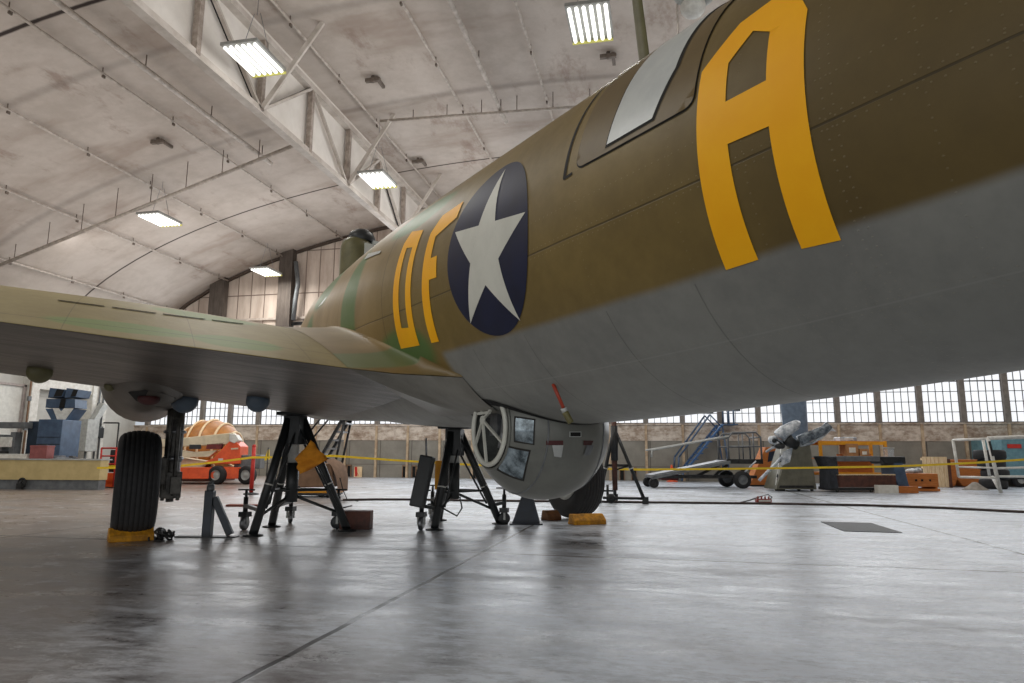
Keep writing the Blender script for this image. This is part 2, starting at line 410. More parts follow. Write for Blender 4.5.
# roof truss with white sheathing
tm = plain('truss_white', (206, 198, 190), (176, 166, 156), .7, scale=1.5)
shm = plain('truss_sheathing', (232, 227, 220), (214, 208, 200), .8, scale=.7)
TX = -10.6; ZL, ZU = 10.45, 12.62
tr = thing('roof_truss', 'deep white roof truss with solid sheathing running under the vault', 'truss', (TX, 0, 0))
MB().box((-.14, (YF-3)/2, (ZL+13.05)/2), (.04, YF+3, 13.05-ZL)).build('sheathing', shm, tr)
MB().box((-.02, (YF-3)/2, ZL), (.22, YF+3, .20)).box((.02, (YF-3)/2, ZL-.11), (.26, YF+3, .03)).build('bottom_chord', tm, tr)
MB().box((0, (YF-3)/2, ZU), (.24, YF+3, .18)).build('top_chord', tm, tr)
yv = [13.25 + 2.74*k for k in range(-5, 7)]
for k, y in enumerate(yv):
    MB().box((.02, y, (ZL+ZU)/2), (.16, .16, ZU-ZL)).build('vertical', plain('truss_vertical', (176, 164, 154), (140, 128, 118), .7) if k == 0 else bpy.data.materials['truss_vertical'], tr)
    if y + 2.74 < YF:
        if k % 2 == 0: a, b = (ZL, ZU)
        else: a, b = (ZU, ZL)
        MB().bar((.04, y, a), (.04, y+2.74, b), .08, .10, (1, 0, 0)).build('diagonal', tm, tr)
    if k % 2 == 0:
        MB().bar((.1, y, ZL+.05), (1.5, y+.5, vz(TX+1.5)), .12, .12).build('knee_brace', tm, tr)
for ya, za, yb, zb2 in ((13.25, ZU, 16.0, ZL), (16.0, ZL, 18.7, ZU), (24.2, ZU, 26.9, ZL)): MB().cyl((-.05, ya, za), (-.05, yb, zb2), .03, 6).build('tie_rod', 'dkmetal', tr)

# high-bay fluorescent lamps
def lamp_fixture(loc, lab, first=[None]):
    if first[0] is None:
        t = thing('ceiling_light', lab, 'light', loc, 0, 'fluorescent high bay lights'); first[0] = t
        MB().box((0, 0, .05), (.98, 1.36, .08)).build('housing', 'lampbody', t)
        for k in range(6): MB().cyl((-.40+.16*k, -.62, -.03), (-.40+.16*k, .62, -.03), .042, 8).build('tube', 'lamp', t)
        mb = MB()
        for sx in (-.42, .42): mb.cyl((sx, 0, .08), (sx*.2, 0, 1.25), .008, 5)
        mb.cyl((0, 0, 1.2), (0, 0, 2.6), .008, 5)
        mb.build('suspension_wire', 'steel', t)
        mb = MB(); mb.box((0, .69, -.03), (.96, .02, .07)); mb.build('end_grid', 'yellowgrid', t); return t
    t = copy_tree(first[0]); t.location = loc; t['label'] = lab; return t
for loc, lab in (((-9.65, 14.2, 10.8), 'bright six tube lamp in front of the roof truss, nearest'), ((-9.65, 22.0, 10.8), 'bright tube lamp in front of the roof truss, farther back'),
                 ((-18.8, 22.35, 10.05), 'bright tube lamp hanging left of the truss over the wing'), ((-19.0, 30.2, 10.05), 'small bright tube lamp farthest back before the gable wall'),
                 ((-1.3, 14.4, 10.8), 'bright square tube lamp right of the truss, at top of picture')):
    lamp_fixture(loc, lab)
# flood lamp hung at the top
p = at(693, 7, 15.5)
t = thing('flood_lamp', 'round white flood lamp on a pipe above the aircraft', 'light', p)
MB().ball((0, 0, 0), .28, 1, 1, .9).build('lamp_shade', 'white', t)
MB().cyl((-.08, 0, .1), (-.08, 0, 3.2), .035, 6).cyl((-.34, 0, -1.6), (-.34, 0, 3.2), .025, 6).build('pipe', pipem, t)
MB().ball((-.26, -.1, .2), .15).ball((.3, .1, .25), .15).build('bulb', 'ltgrey', t)

# ------------------------------------------------------------------ the bomber
HD = radians(41)
AO = Vector((-1.03, 6.1, 0))
FW = Vector((-sin(HD), cos(HD), 0)); RT = Vector((cos(HD), sin(HD), 0))
plane = thing('bomber_aircraft', 'olive and grey bomber with yellow letters, white star roundel and belly ball turret', 'aircraft', AO, HD)
def L2W(p): return AO + RT*p[0] + FW*p[1] + Vector((0, 0, p[2]))
def W2L(P): d = Vector(P) - AO; return Vector((d.dot(RT), d.dot(FW), P[2]))
def interp(x, xs, ys):
    if x <= xs[0]: return ys[0]
    for i in range(1, len(xs)):
        if x <= xs[i]: return ys[i-1] + (ys[i]-ys[i-1])*(x-xs[i-1])/(xs[i]-xs[i-1])
    return ys[-1]
def fw_(s): return interp(s, [-11, -9, -6, -4, -2, 0, 1.5, 2.5, 3.5, 4.5, 5.5, 7, 8.5, 9.9, 10.4], [.36, .55, .8, .97, 1.09, 1.15, 1.17, 1.13, 1.05, .95, .86, .72, .6, .38, .05])
def fzb(s):
    z = 1.32253 + .0096034*s + .010037*s*s
    if s > 4: z = 1.5215 + .05*(s-4) + max(0, s-8)**2*.09
    return z
def fzt(s):
    z = 3.785538 + .04432*s + .00094078*s*s
    if s > 5.2: z = 4.04 - .0*(s-5.2) - max(0, s-6.8)*.22 - max(0, s-8.5)**2*.2
    return z
def fus(s, t, off=0.0):                               # t: angle, 0 = starboard, pi/2 = top, pi = port
    w = fw_(s)+off; c = (fzt(s)+fzb(s))/2; h = (fzt(s)-fzb(s))/2+off
    return Vector((w*cos(t), s, c + h*sin(t)))
def port(s, arc, off=.004): return fus(s, PI - arc/1.2, off)     # arc: metres above the widest line, port side

fu = M('fuselage_paint', .47, 0, .4)
uv = fu.uv(); us, ua, _ = fu.xyz(uv); o = fu.obj()
nz = fu.noise(o, 1.4, 5, .6); nf = fu.noise(o, 9, 6, .7)
olive = fu.mix((nz*.7+nf*.3).step(.3, .7), (130, 110, 62), (110, 92, 50))
tan = fu.mix(nz.step(.3, .7), (156, 132, 90), (136, 114, 72))
body = fu.mix(us.step(-.4, 3.2), olive, tan)
def blob(cx_, cy_, rx, ry, soft=.35):
    return (((us-cx_)/rx)*((us-cx_)/rx) + ((ua-cy_)/ry)*((ua-cy_)/ry) + (nz-.5)*.6).step(1.0+soft, 1.0-soft)
green = blob(2.35, .05, .36, .75).max(blob(.75, -.62, .62, .26)).max(blob(.6, .72, .75, .16)).max(blob(4.9, .75, .9, .35)).max(blob(5.6, -.2, .5, .6))
body = fu.mix(us.step(-2.3, -4.0)*.55, body, (58, 46, 24))  # shading towards the tail painted into the base colour
body = fu.mix(green*.9, body, (80, 114, 62))
gmask = ((ua*-1.0 + (nz-.5)*.03).step(.635, .70))*(us*-1.0).step(-.04, .09)
gmask = gmask.max((ua*-1.0).step(.98, 1.04))
greyc = fu.mix((nz*.6+nf*.4).step(.3, .7), (136, 136, 130), (118, 118, 114))
body = fu.mix(gmask, body, greyc)
seam = None
def sl(d, w=.0035):
    return d.abs().step(w, w+.004)
lines = [ua+.216, us-1.05, us-2.9]
for d in lines:
    q = sl(d); seam = q if seam is None else seam.min(q)
low = (ua*-1.0).step(.70, .71)
for s0 in (-2.85, -2.18, -1.30, -.55): seam = seam.min((sl(us-s0, .002)*.55+.45).max(low*-1.0+1.0))
riv = None
def dots(along, across, pitch, r=.0055):
    d = ((along.wrap(pitch/2)-pitch/4)*((along.wrap(pitch/2)-pitch/4)) + across*across).sqrt()
    return d.step(r, r*.5)
for d in (us+3.61, us+3.69, us+3.73):
    q = dots(ua, d, .09); riv = q if riv is None else riv.max(q)
for d in (ua+.19, ua+.245, ua+1.045, ua+1.10, ua+.02, ua-.75):
    riv = riv.max(dots(us, d, .09))
for s0 in (-2.88, -2.15, -1.33, -.58, -3.3, -4.05, -4.3): riv = riv.max(dots(ua, us-s0, .10)*.7)
body = fu.mix(seam, fu.mix(.55, body, (20, 17, 12)), body)
body = fu.mix(sl(ua+1.073, .003)*-.35+.35, body, (150, 150, 144))
body = fu.mix(riv*.16, body, (170, 160, 130))
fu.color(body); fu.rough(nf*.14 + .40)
fu.bump(seam*.5 + riv*.5 + nz*.15, .006, .5)
bm = MB(); S = [-11 + .17*i for i in range(127)]; N = 96
lay = bm.bm.loops.layers.uv.new('UVMap')
rings = [[bm.bm.verts.new(fus(s, 2*PI*k/N)) for k in range(N)] for s in S]
def folded(k): return asin(max(-1, min(1, sin(2*PI*k/N))))*1.2
for i in range(len(S)-1):
    for k in range(N):
        k2 = (k+1) % N
        f = bm.bm.faces.new((rings[i][k], rings[i][k2], rings[i+1][k2], rings[i+1][k])); f.smooth = True
        for lp, (ii, kk) in zip(f.loops, ((i, k), (i, k2), (i+1, k2), (i+1, k))): lp[lay].uv = (S[ii], folded(kk))
bm.bm.faces.new(rings[0][::-1]); bm.bm.faces.new(rings[-1])
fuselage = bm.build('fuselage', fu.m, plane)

# markings: flat shapes cut into strips and laid on the skin
def decal(name, polys, mat, parent=plane, off=.004, fn=None, step=.06):
    out = bmesh.new(); fn = fn or port
    for pts in polys:
        b = bmesh.new(); vs = [b.verts.new((p[0], p[1], 0)) for p in pts]; b.faces.new(vs)
        xs = [p[0] for p in pts]; ys = [p[1] for p in pts]
        for ax, lo, hi in ((0, min(xs), max(xs)), (1, min(ys), max(ys))):
            k = lo + step
            while k < hi:
                co_ = (k, 0, 0) if ax == 0 else (0, k, 0); no = (1, 0, 0) if ax == 0 else (0, 1, 0)
                bmesh.ops.bisect_plane(b, geom=b.verts[:]+b.edges[:]+b.faces[:], plane_co=co_, plane_no=no); k += step
        bmesh.ops.triangulate(b, faces=[f for f in b.faces if len(f.verts) > 4])
        mp = {v: out.verts.new(fn(v.co.x, v.co.y, off)) for v in b.verts}
        for f in b.faces:
            q = out.faces.new([mp[v] for v in f.verts]); q.smooth = True
        b.free()
    x = MB(); x.bm = out; bmesh.ops.recalc_face_normals(out, faces=out.faces)
    ob = x.build(name, mat, parent, normals=False)
    # face outwards (port side: local -x)
    s_ = sum((p.normal.x for p in ob.data.polygons))
    if s_ > 0: ob.data.flip_normals()
    return ob
dm = lambda n, a, b: plain(n, a, b, .5, scale=3, spec=.35)
MT['lettery'] = dm('letter_yellow', (255, 186, 16), (250, 176, 10)); MT['navy'] = dm('roundel_navy', (22, 30, 62), (18, 24, 50)); MT['starw'] = dm('star_white', (214, 214, 204), (202, 202, 192))
D2 = radians(1)*1.2
def pa(pts): return [(s, ph*D2) for s, ph in pts]
# letter A: two legs, a bar and a chamfered head
decal('code_letter', [pa(q) for q in (
    [(-3.055, -32.5), (-3.235, -32.5), (-3.235, 14.9), (-3.07, 17)],
    [(-3.445, -33.2), (-3.615, -34), (-3.63, 17), (-3.45, 17)],
    [(-3.07, 17), (-3.235, 14.9), (-3.35, 20.5), (-3.45, 17), (-3.63, 17), (-3.52, 29), (-3.25, 26.5)],
    [(-3.23, 4.8), (-3.23, -5.3), (-3.47, -5.8), (-3.47, 4.7)])], 'lettery')['label'] = 'large yellow letter A'
def tilt(pts, c0):                                   # small clockwise lean of the forward markings
    return [(s - (a)*.0022, a) for s, a in pts]
decal('code_letter', [pa(tilt(q, 0)) for q in (
    [(.72, -25.8), (.72, 20.5), (.65, 26), (.55, 24.5), (.575, 17), (.575, -17.5)],
    [(.72, -25.8), (.575, -17.5), (.41, -18.2), (.28, -26.5)],
    [(.65, 26), (.28, 22), (.28, -26.5), (.41, -18.2), (.41, 15.5), (.575, 17), (.55, 24.5)])], 'lettery')['label'] = 'yellow letter D'
decal('code_letter', [pa(tilt(q, 0)) for q in (
    [(.025, -27), (.025, 17), (-.10, 23.5), (-.125, 14), (-.125, -27.2)],
    [(-.10, 23.5), (-.47, 24.5), (-.47, 17.5), (-.125, 14)],
    [(-.125, 5.2), (-.245, 5.0), (-.27, -3.5), (-.125, -3.2)])], 'lettery')['label'] = 'yellow letter F'
R0 = .59; cs_, ca_ = -1.058, -.01
rd = decal('roundel', [[(cs_ + R0*cos(2*PI*k/64), ca_ + 1.10*R0*sin(2*PI*k/64)) for k in range(64)]], 'navy'); rd['label'] = 'navy blue roundel disc with white star'
st = []
for k in range(10):
    r = R0*.985 if k % 2 == 0 else R0*.985*.382
    a = PI/2 + k*PI/5 + radians(7)                    # s runs towards the nose (left in the photo)
    st.append((cs_ - .01 + r*.965*cos(a), -.045 + 1.09*r*sin(a)))
decal('star', [[st[(k-1) % 10], st[k], st[(k+1) % 10]] for k in range(0, 10, 2)] + [[st[k] for k in range(1, 10, 2)]], 'starw', rd, .0065)
# waist hatch with its pale window
MT['olive2'] = plain('hatch_paint', (108, 90, 52), (96, 78, 42), .45, scale=3); MT['seam'] = plain('seam_dark', (26, 22, 16), (20, 17, 12), .7)
def rrect(x0, x1, y0, y1, r, n=6):
    p = []
    for cx_, cy_, a0 in ((x1-r, y1-r, 0), (x0+r, y1-r, 90), (x0+r, y0+r, 180), (x1-r, y0+r, 270)):
        for i in range(n+1): a = radians(a0 + 90*i/n); p.append((cx_ + r*cos(a), cy_ + r*sin(a)))
    return p
decal('hatch_seam', [rrect(-3.05, -2.14, .170, 1.25, .07)], 'seam', off=.003)
ht = decal('waist_hatch', [rrect(-3.045, -2.150, .180, 1.235, .06)], 'olive2', off=.008)
decal('hatch_seam', [pa([(-2.02, 8), (-2.05, 7), (-2.06, 52), (-2.045, 52)]), pa([(-2.02, 8), (-2.11, 8.5), (-2.11, 7.6), (-2.03, 7.2)])], 'seam', off=.004)
MT['winpale'] = plain('pale_window_cover', (200, 204, 200), (188, 192, 190), .35)
decal('window_gasket', [pa([(-2.405, 9.9), (-2.785, 10.2), (-2.895, 24), (-2.895, 58), (-2.50, 58), (-2.44, 22)])], 'seam', ht, off=.010)
decal('waist_window', [pa([(-2.42, 10.7), (-2.77, 11.0), (-2.87, 24), (-2.87, 57), (-2.51, 57), (-2.455, 22)])], 'winpale', ht, off=.013)
# top centre fairing (dorsal ridge), aerial mast
rows = []
for i in range(15):
    s = -2.2 - .55*i; h = .02 + .0105*i*i; w = .10 + .012*i
    z0 = fzt(s) - .12
    rows.append([Vector((-w*2.2, s, z0-.02)), Vector((-w, s, z0+h*.6)), Vector((-w*.35, s, z0+.12+h)), Vector((w*.35, s, z0+.12+h)), Vector((w, s, z0+h*.6)), Vector((w*2.2, s, z0-.02))])
MB().grid(rows).build('dorsal_fin', 'olive2', plane)
MT['mastgreen'] = plain('mast_green', (104, 100, 66), (88, 84, 54), .5)
mb = MB(); sm = -1.57
ml = [Vector((0, sm, 3.6)), Vector((0, sm+.20, 5.2))]
rows = []
for p, c in ((ml[0], .045), (ml[1], .036)):
    rows.append([p + Vector((c*.45*cos(2*PI*k/12), c*sin(2*PI*k/12)*1.4, 0)) for k in range(12)])
mb.grid(rows, True, True).build('aerial_mast', 'mastgreen', plane)
# upper turret
tt_ = MB(); tt_.lathe([(.27, -.5), (.27, .36), (.24, .48), (.18, .54), (0, .56)], (-.03, 6.0, 4.16), (0, 0, 1), 24)
tur = tt_.build('top_turret', 'mastgreen', plane)
MB().lathe([(.22, .50), (.24, .56), (.2, .66), (.1, .72), (0, .73)], (.05, 6.0, 4.16), (0, 0, 1), 20).build('turret_cap', 'black', tur)
MB().box((.10, 5.74, 4.42), (.14, .08, .30)).box((.36, 5.80, 4.62), (.34, .1, .06)).build('turret_glass', 'winpale', tur)
# cockpit side glazing
def cock(s, arc, off): return port(s, arc, off)
decal('side_window', [pa([(2.25, 30), (2.25, 34), (1.45, 26), (1.45, 24.5)])], 'winpale', off=.01)

# wings
wu = M('wing_top_paint', .55); o = wu.obj(); wx, wy, wz_ = wu.xyz(o); n7 = wu.noise(o, 1.1, 5, .6); n8 = wu.noise(o, 7, 5, .7)
c3 = wu.mix((n7*.6+n8*.4).step(.3, .7), (150, 136, 88), (130, 116, 72))
def wb(cx_, cy_, rx, ry): return (((wx-cx_)/rx)*((wx-cx_)/rx) + ((wy-cy_)/ry)*((wy-cy_)/ry) + (n7-.5)*.7).step(1.3, .75)
gm_ = wb(-3.3, 1.0, .55, .18).max(wb(-2.45, .95, .36, .22)).max(wb(-2.6, 2.4, .5, .4))
c3 = wu.mix(gm_*.85, c3, (110, 134, 74))
c3 = wu.mix(((wx+.1).wrap(.45)).step(.006, .0)*.5, c3, (60, 50, 30))
c3 = wu.mix((wy-.98).abs().step(.012, .004)*.5, c3, (60, 50, 30))
wu.color(c3); wu.bump(n8, .004)
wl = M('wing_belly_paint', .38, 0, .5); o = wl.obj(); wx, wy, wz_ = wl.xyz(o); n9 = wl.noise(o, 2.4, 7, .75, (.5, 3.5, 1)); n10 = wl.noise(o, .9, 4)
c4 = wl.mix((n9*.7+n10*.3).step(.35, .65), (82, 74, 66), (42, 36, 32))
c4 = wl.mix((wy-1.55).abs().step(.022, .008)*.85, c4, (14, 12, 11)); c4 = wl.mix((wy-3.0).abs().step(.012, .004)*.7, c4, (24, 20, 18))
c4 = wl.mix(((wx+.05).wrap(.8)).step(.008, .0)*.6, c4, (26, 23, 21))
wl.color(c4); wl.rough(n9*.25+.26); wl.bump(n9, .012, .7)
def airfoil(n=22):
    def th(x, t): return 5*t*(.2969*sqrt(x) - .1260*x - .3516*x*x + .2843*x**3 - .1036*x**4)
    xs = [(1-cos(PI*i/n))/2 for i in range(n+1)]
    return xs, th
def wing_pt(r, x, up, sgn=-1):                       # r positive outboard, x 0 = LE .. 1 = TE
    d = r-1.3
    c = 5.6 - .225*d; ste = .46 + .09*d; zte = 1.76 + .079*d
    t = .175 - .0055*d; xs, th = airfoil()
    inc = radians(4.0)
    cam = .018*4*x*(1-x)*c
    y = (th(x, t)*((1.14 + .22*min(1.0, max(0.0, (r-1.3)/1.8))) if up else -1))*c + cam
    return Vector((sgn*r, ste + (1-x)*c*cos(inc), zte + (1-x)*c*sin(inc) + y))
def make_wing(name, sgn):
    xs, _ = airfoil(); mb = MB()
    rs = [.75, 1.0, 1.15, 1.3, 1.6, 2, 2.5, 3, 3.5, 4, 5, 6, 7.5, 9, 11, 13, 14.6, 15.4] if sgn < 0 else [.75, 1.0, 1.3, 1.6, 2, 2.5]
    up = [[wing_pt(r, x, True, sgn) for x in xs] for r in rs]; lo = [[wing_pt(r, x, False, sgn) for x in xs] for r in rs]
    mb.grid(up); nf_ = len(mb.bm.faces); mb.grid(lo)
    mb.bm.faces.ensure_lookup_table()
    for i, f in enumerate(mb.bm.faces): f.material_index = 0 if i < nf_ else 1
    mb.poly(up[-1] + lo[-1][::-1][1:-1])
    mb.bm.verts.ensure_lookup_table()
    bmesh.ops.remove_doubles(mb.bm, verts=mb.bm.verts[:], dist=1e-5)
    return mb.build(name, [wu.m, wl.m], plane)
wingL = make_wing('port_wing', -1); wingR = make_wing('starboard_wing_stub', 1)
# wing root fillet, upper (tan) and lower (dark)
def fillet(sgn):
    xs, _ = airfoil(); rows = []; n = 10
    for i, x in enumerate(xs[2:]):
        a = wing_pt(1.72 - .1*x, x, True, sgn) + Vector((0, 0, .004))
        s = a.y
        for tries in range(1):
            zt_ = min(a.z + .01 + .12*x, 3.2)
        c = (fzt(s)+fzb(s))/2; h = (fzt(s)-fzb(s))/2; sn = max(-.99, min(.95, (zt_-c)/h)); ang = asin(sn)
        bq = Vector((sgn*(fw_(s)*cos(ang)-.004), s, zt_))
        snk = max(-.99, min(.95, (a.z-c)/h)); k = Vector((sgn*(fw_(s)*cos(asin(snk))+.02), s, a.z+.03))
        rows.append([a*(1-u)**2 + k*2*u*(1-u) + bq*u*u for u in [j/n for j in range(n+1)]])
    # trailing tail of the fillet tapering into the fuselage behind the wing
    last = rows[-1]
    for j in range(1, 9):
        v = j/8; s = .46 + .04 - .62*v
        zl = 1.77 - .07*v
        c = (fzt(s)+fzb(s))/2; h = (fzt(s)-fzb(s))/2
        aa = asin(max(-.99, (zl-c)/h)); wz2 = fw_(s)*cos(aa)
        outr = (1.70-1.02)*(1-v)**.9
        a = Vector((sgn*(wz2 + outr*.62*(1-v*.2)), s, zl)); zt_ = zl + .22*(1-v)+.02
        at_ = asin(min(.9, (zt_-c)/h)); bq = Vector((sgn*(fw_(s)*cos(at_)-.004), s, zt_)); k = Vector((sgn*(wz2+.02), s, zl+.03))
        rows.append([a*(1-u)**2 + k*2*u*(1-u) + bq*u*u for u in [j2/n for j2 in range(n+1)]])
    edge = [r[0] for r in rows]
    MB().grid(rows).build('wing_fillet', wu2, plane)
    # lower surface from the fillet edge to the belly
    low = []
    for p in edge[-14:]:
        s = p.y; q = []
        for u in [j/8 for j in range(9)]:
            th_ = -PI/2*.72; c = (fzt(s)+fzb(s))/2; h = (fzt(s)-fzb(s))/2
            b_ = Vector((sgn*fw_(s)*cos(th_), s, c + h*sin(th_) - .01))
            pt = p.lerp(b_, u); pt.z -= .0 + .03*sin(PI*u); q.append(pt + Vector((0, 0, -.006)))
        low.append(q)
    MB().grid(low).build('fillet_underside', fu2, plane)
wu2m = M('fillet_paint', .5); o = wu2m.obj(); wx, wy, wz_ = wu2m.xyz(o); n11 = wu2m.noise(o, 1.6, 5)
c5 = wu2m.mix(n11.step(.3, .7), (140, 118, 76), (118, 98, 58)); c5 = wu2m.mix(wy.step(1.1, -.2), c5, (104, 86, 48))
c5 = wu2m.mix((((wy-.72)/.30)*((wy-.72)/.30) + ((wz_-2.0)/.28)*((wz_-2.0)/.28)+(n11-.5)*.8).step(1.2, .7)*.75, c5, (84, 108, 68))
wu2m.color(c5); wu2 = wu2m.m
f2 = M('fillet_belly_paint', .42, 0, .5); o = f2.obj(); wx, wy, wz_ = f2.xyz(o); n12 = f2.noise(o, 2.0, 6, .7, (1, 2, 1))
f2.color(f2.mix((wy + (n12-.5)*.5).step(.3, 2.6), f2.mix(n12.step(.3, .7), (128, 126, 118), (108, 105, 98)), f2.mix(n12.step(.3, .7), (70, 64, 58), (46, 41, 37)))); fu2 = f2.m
fillet(-1)
# slots on the upper wing
def hit(obj, x, y):
    d = (L2W((0, 0, 0)), ray(x, y))
    o_ = W2L(CAM); dd = Vector((ray(x, y).dot(RT), ray(x, y).dot(FW), ray(x, y).z)).normalized()
    ok, loc, nor, _ = obj.ray_cast(o_, dd)
    return (loc, nor, dd) if ok else None
bpy.context.view_layer.update()
for (x0, y0, x1, y1) in ((58, 300.8, 104, 306.8), (112, 307.8, 156, 313.8), (163, 314.6, 205, 319.8), (212, 320.6, 243, 324.4)):
    A = hit(wingL, x0, y0); B = hit(wingL, x1, y1)
    if A and B:
        a, b = A[0]+Vector((0, 0, .006)), B[0]+Vector((0, 0, .006)); d = Vector((0, .03, .006))
        MB().poly([a-d, b-d, b+d, a+d], (0, 0, .004)).build('wing_slot', 'dark', plane)
# inboard nacelle
MT['nacgrey'] = plain('nacelle_paint', (78, 73, 66), (58, 54, 49), .5, scale=2)
def nacelle(rc, sgn):
    rows = []
    for s, rx, rz, zc in ((2.6, .04, .04, 1.92), (3.1, .30, .14, 1.90), (3.7, .44, .30, 1.94), (4.5, .52, .46, 2.04), (5.3, .55, .56, 2.13), (6.2, .58, .64, 2.20), (7.4, .64, .68, 2.24), (8.6, .64, .64, 2.26), (9.0, .5, .5, 2.26)):
        rows.append([Vector((sgn*rc + rx*cos(2*PI*k/32), s, zc + rz*sin(2*PI*k/32))) for k in range(32)])
    n_ = MB().grid(rows, True, True).build('engine_nacelle', 'nacgrey', plane)
    MB().lathe([(.40, 0), (.58, .05), (.62, .3), (.62, .9)], (sgn*rc, 9.05, 2.26), (0, -1, 0), 28).build('cowl', 'mastgreen', n_)
    MB().lathe([(.0, .35), (.06, .3), (.18, .05), (.2, 0), (.42, -.1)], (sgn*rc, 9.0, 2.26), (0, 1, 0), 20).build('engine_hub', 'dkmetal', n_)
    return n_
nacL = nacelle(3.0, -1); nacelle(6.4, -1)
MT['dkred'] = plain('dark_red', (72, 20, 20), (48, 15, 15), .6)
bpy.context.view_layer.update()
def onskin(px, obs, off):
    q = []
    for x, y in px:
        for ob in obs:
            h_ = hit(ob, x, y)
            if h_: q.append(h_[0] - h_[2]*off); break
    return q
wp_ = onskin([(128, 392), (145, 390), (163, 393), (176, 398), (172, 405), (158, 407), (146, 404), (136, 401)], (nacL, wingL), .03)
if len(wp_) > 4:
    ww = MB().poly(wp_).build('wheel_well', 'dark', plane)
    q = onskin([(149, 399)], (nacL,), .05)
    if q: MB().ball(q[0], .09, 1.3, 1, .8).build('red_fitting', 'dkred', ww)
for nm, px, mt, of in (('cockpit_window', [(334, 279), (338, 276), (327, 296), (322, 304), (318, 307)], 'winpale', .015), ('window_frame', [(333, 279), (335.5, 279), (322, 303), (318, 308), (316, 309)], 'black', .03)):
    q = onskin(px, (fuselage,), of)
    if len(q) > 2: MB().poly(q).build(nm, mt, plane)
MT['domeblue'] = plain('dome_blue_grey', (72, 86, 100), (58, 70, 84), .45)
# landing lights and domes under the wing
for (x, y, r) in ((40, 371, .115), (258, 400, .13), (185, 399, .16), (110, 387, .06)):
    h_ = hit(wingL, x, y-2) or hit(nacL, x, y-2)
    if h_:
        q = h_[0]; sz_ = 1.0
        MB().ball((q.x, q.y, q.z-r*.25), r, 1, 1, 1).build('underwing_dome', 'mastgreen' if x < 150 else 'domeblue', plane)

MT['gearmetal'] = plain('gear_metal', (96, 93, 88), (42, 40, 38), .45, .3, 7)
# main wheels
def main_gear(P, sgn, lab):
    c = W2L(P); c.z = .68
    g = thing('tmp', '', '', (0, 0, 0)); bpy.data.objects.remove(g)
    leg = MB(); sx = -sgn                              # leg stands inboard of the wheel
    lx = c.x + sx*.40
    leg.cyl((lx, c.y, .95), (lx, c.y+.10, 1.75), .11, 18).cyl((lx, c.y, .55), (lx, c.y, .98), .10, 16)
    leg.box((lx, c.y, .66), (.24, .28, .34)); leg.cyl((lx, c.y, .68), (c.x, c.y, .68), .07, 14)
    L = leg.build('landing_gear', 'gearmetal', plane, .012); L['label'] = lab
    MB().box((lx-.11, c.y-.13, .84), (.06, .10, .34)).cyl((lx+.03, c.y-.14, .52), (lx+.03, c.y-.14, 1.45), .028, 8).cyl((lx-.08, c.y-.13, .6), (lx-.06, c.y-.10, 1.55), .02, 8).box((lx+.04, c.y-.17, .66), (.12, .10, .22)).cyl((lx, c.y, .44), (lx, c.y, .56), .05, 10).cyl((lx-.09, c.y-.05, .46), (lx-.09, c.y-.05, .58), .025, 8).cyl((lx+.09, c.y-.05, .46), (lx+.09, c.y-.05, .58), .025, 8).build('torque_link', 'gearmetal', L, .006)
    MB().torus((lx, c.y, 1.0), .10, .03, (0, 0, 1), 20).torus((lx, c.y+.05, 1.35), .12, .022, (0, 0, 1), 20).build('collar', 'steel' if sgn < 0 else 'dkmetal', L)
    prof = []; W = .25; R = .68
    sec = [(.36, -.19), (.44, -.235), (.53, -.25), (.595, -.235), (.635, -.20)]
    prof += sec; cr = lambda g: R - 1.05*g*g
    for g in (-.165, -.11, -.055, 0, .055, .11, .165):
        prof += [(cr(g-.006), g-.006), (cr(g)-.009, g-.003), (cr(g)-.009, g+.003), (cr(g+.006), g+.006)]
    prof += [(r, -h) for r, h in sec[::-1]]
    T = MB().lathe(prof, c, (1, 0, 0), 64).build('tire', 'rubber', L)
    MB().lathe([(.36, -.20), (.33, -.17), (.30, -.12), (.16, -.10), (.12, -.16), (0, -.17)], c, (1, 0, 0), 32).lathe([(.36, .20), (.33, .17), (.30, .12), (.16, .10), (.12, .16), (0, .17)], c, (1, 0, 0), 32).build('wheel_hub', 'ltgrey', L)
main_gear(Vector((-6.62, 7.90, 0)), -1, 'port main wheel and its oily strut')
main_gear(Vector((-1.50, 12.3, 0)), 1, 'far main wheel')
# ball turret
BC = Vector((0, 0, 1.285)); BR = .60
MT['ballgrey'] = M('ball_paint', .36, .15, .5).m
bmM = plain('ball_grey', (106, 107, 101), (94, 95, 90), .36, .1, 4); MT['ballgrey'] = bmM
prof = []
hc = .50
for i in range(33):
    a = acos(hc/BR) ; t = a + (PI - a - .35)*i/32
    prof.append((BR*sin(t), -BR*cos(t)))
prof = [(BR*sin(t), -BR*cos(t)) for t in [acos(hc/BR) + (PI-acos(hc/BR))*i/36 for i in range(37)]]
bt = MB().lathe(prof, BC, (1, 0, 0), 64).build('ball_turret', bmM, plane)
bt['label'] = 'grey belly ball turret with round spoked window'
rc = sqrt(BR*BR-hc*hc)
MB().lathe([(rc, 0), (rc-.03, .03), (rc-.05, .16), (0, .17)], BC + Vector((-hc, 0, 0)), (1, 0, 0), 40).build('turret_interior', plain('turret_inside', (62, 66, 62), (36, 38, 38), .6, scale=9), bt)
wf_ = MB(); wc = BC + Vector((-hc-.02, 0, 0)); rf = rc-.035
wf_.torus(wc, rf, .022, (1, 0, 0), 48, 8)
hubp = wc + Vector((-.01, .10, .08))
def rimp(a): return wc + Vector((-.005, rf*cos(radians(a)), rf*sin(radians(a))))
for a in (128, 205, 275, 330): wf_.bar(hubp, rimp(a), .016, .022, (1, 0, 0))
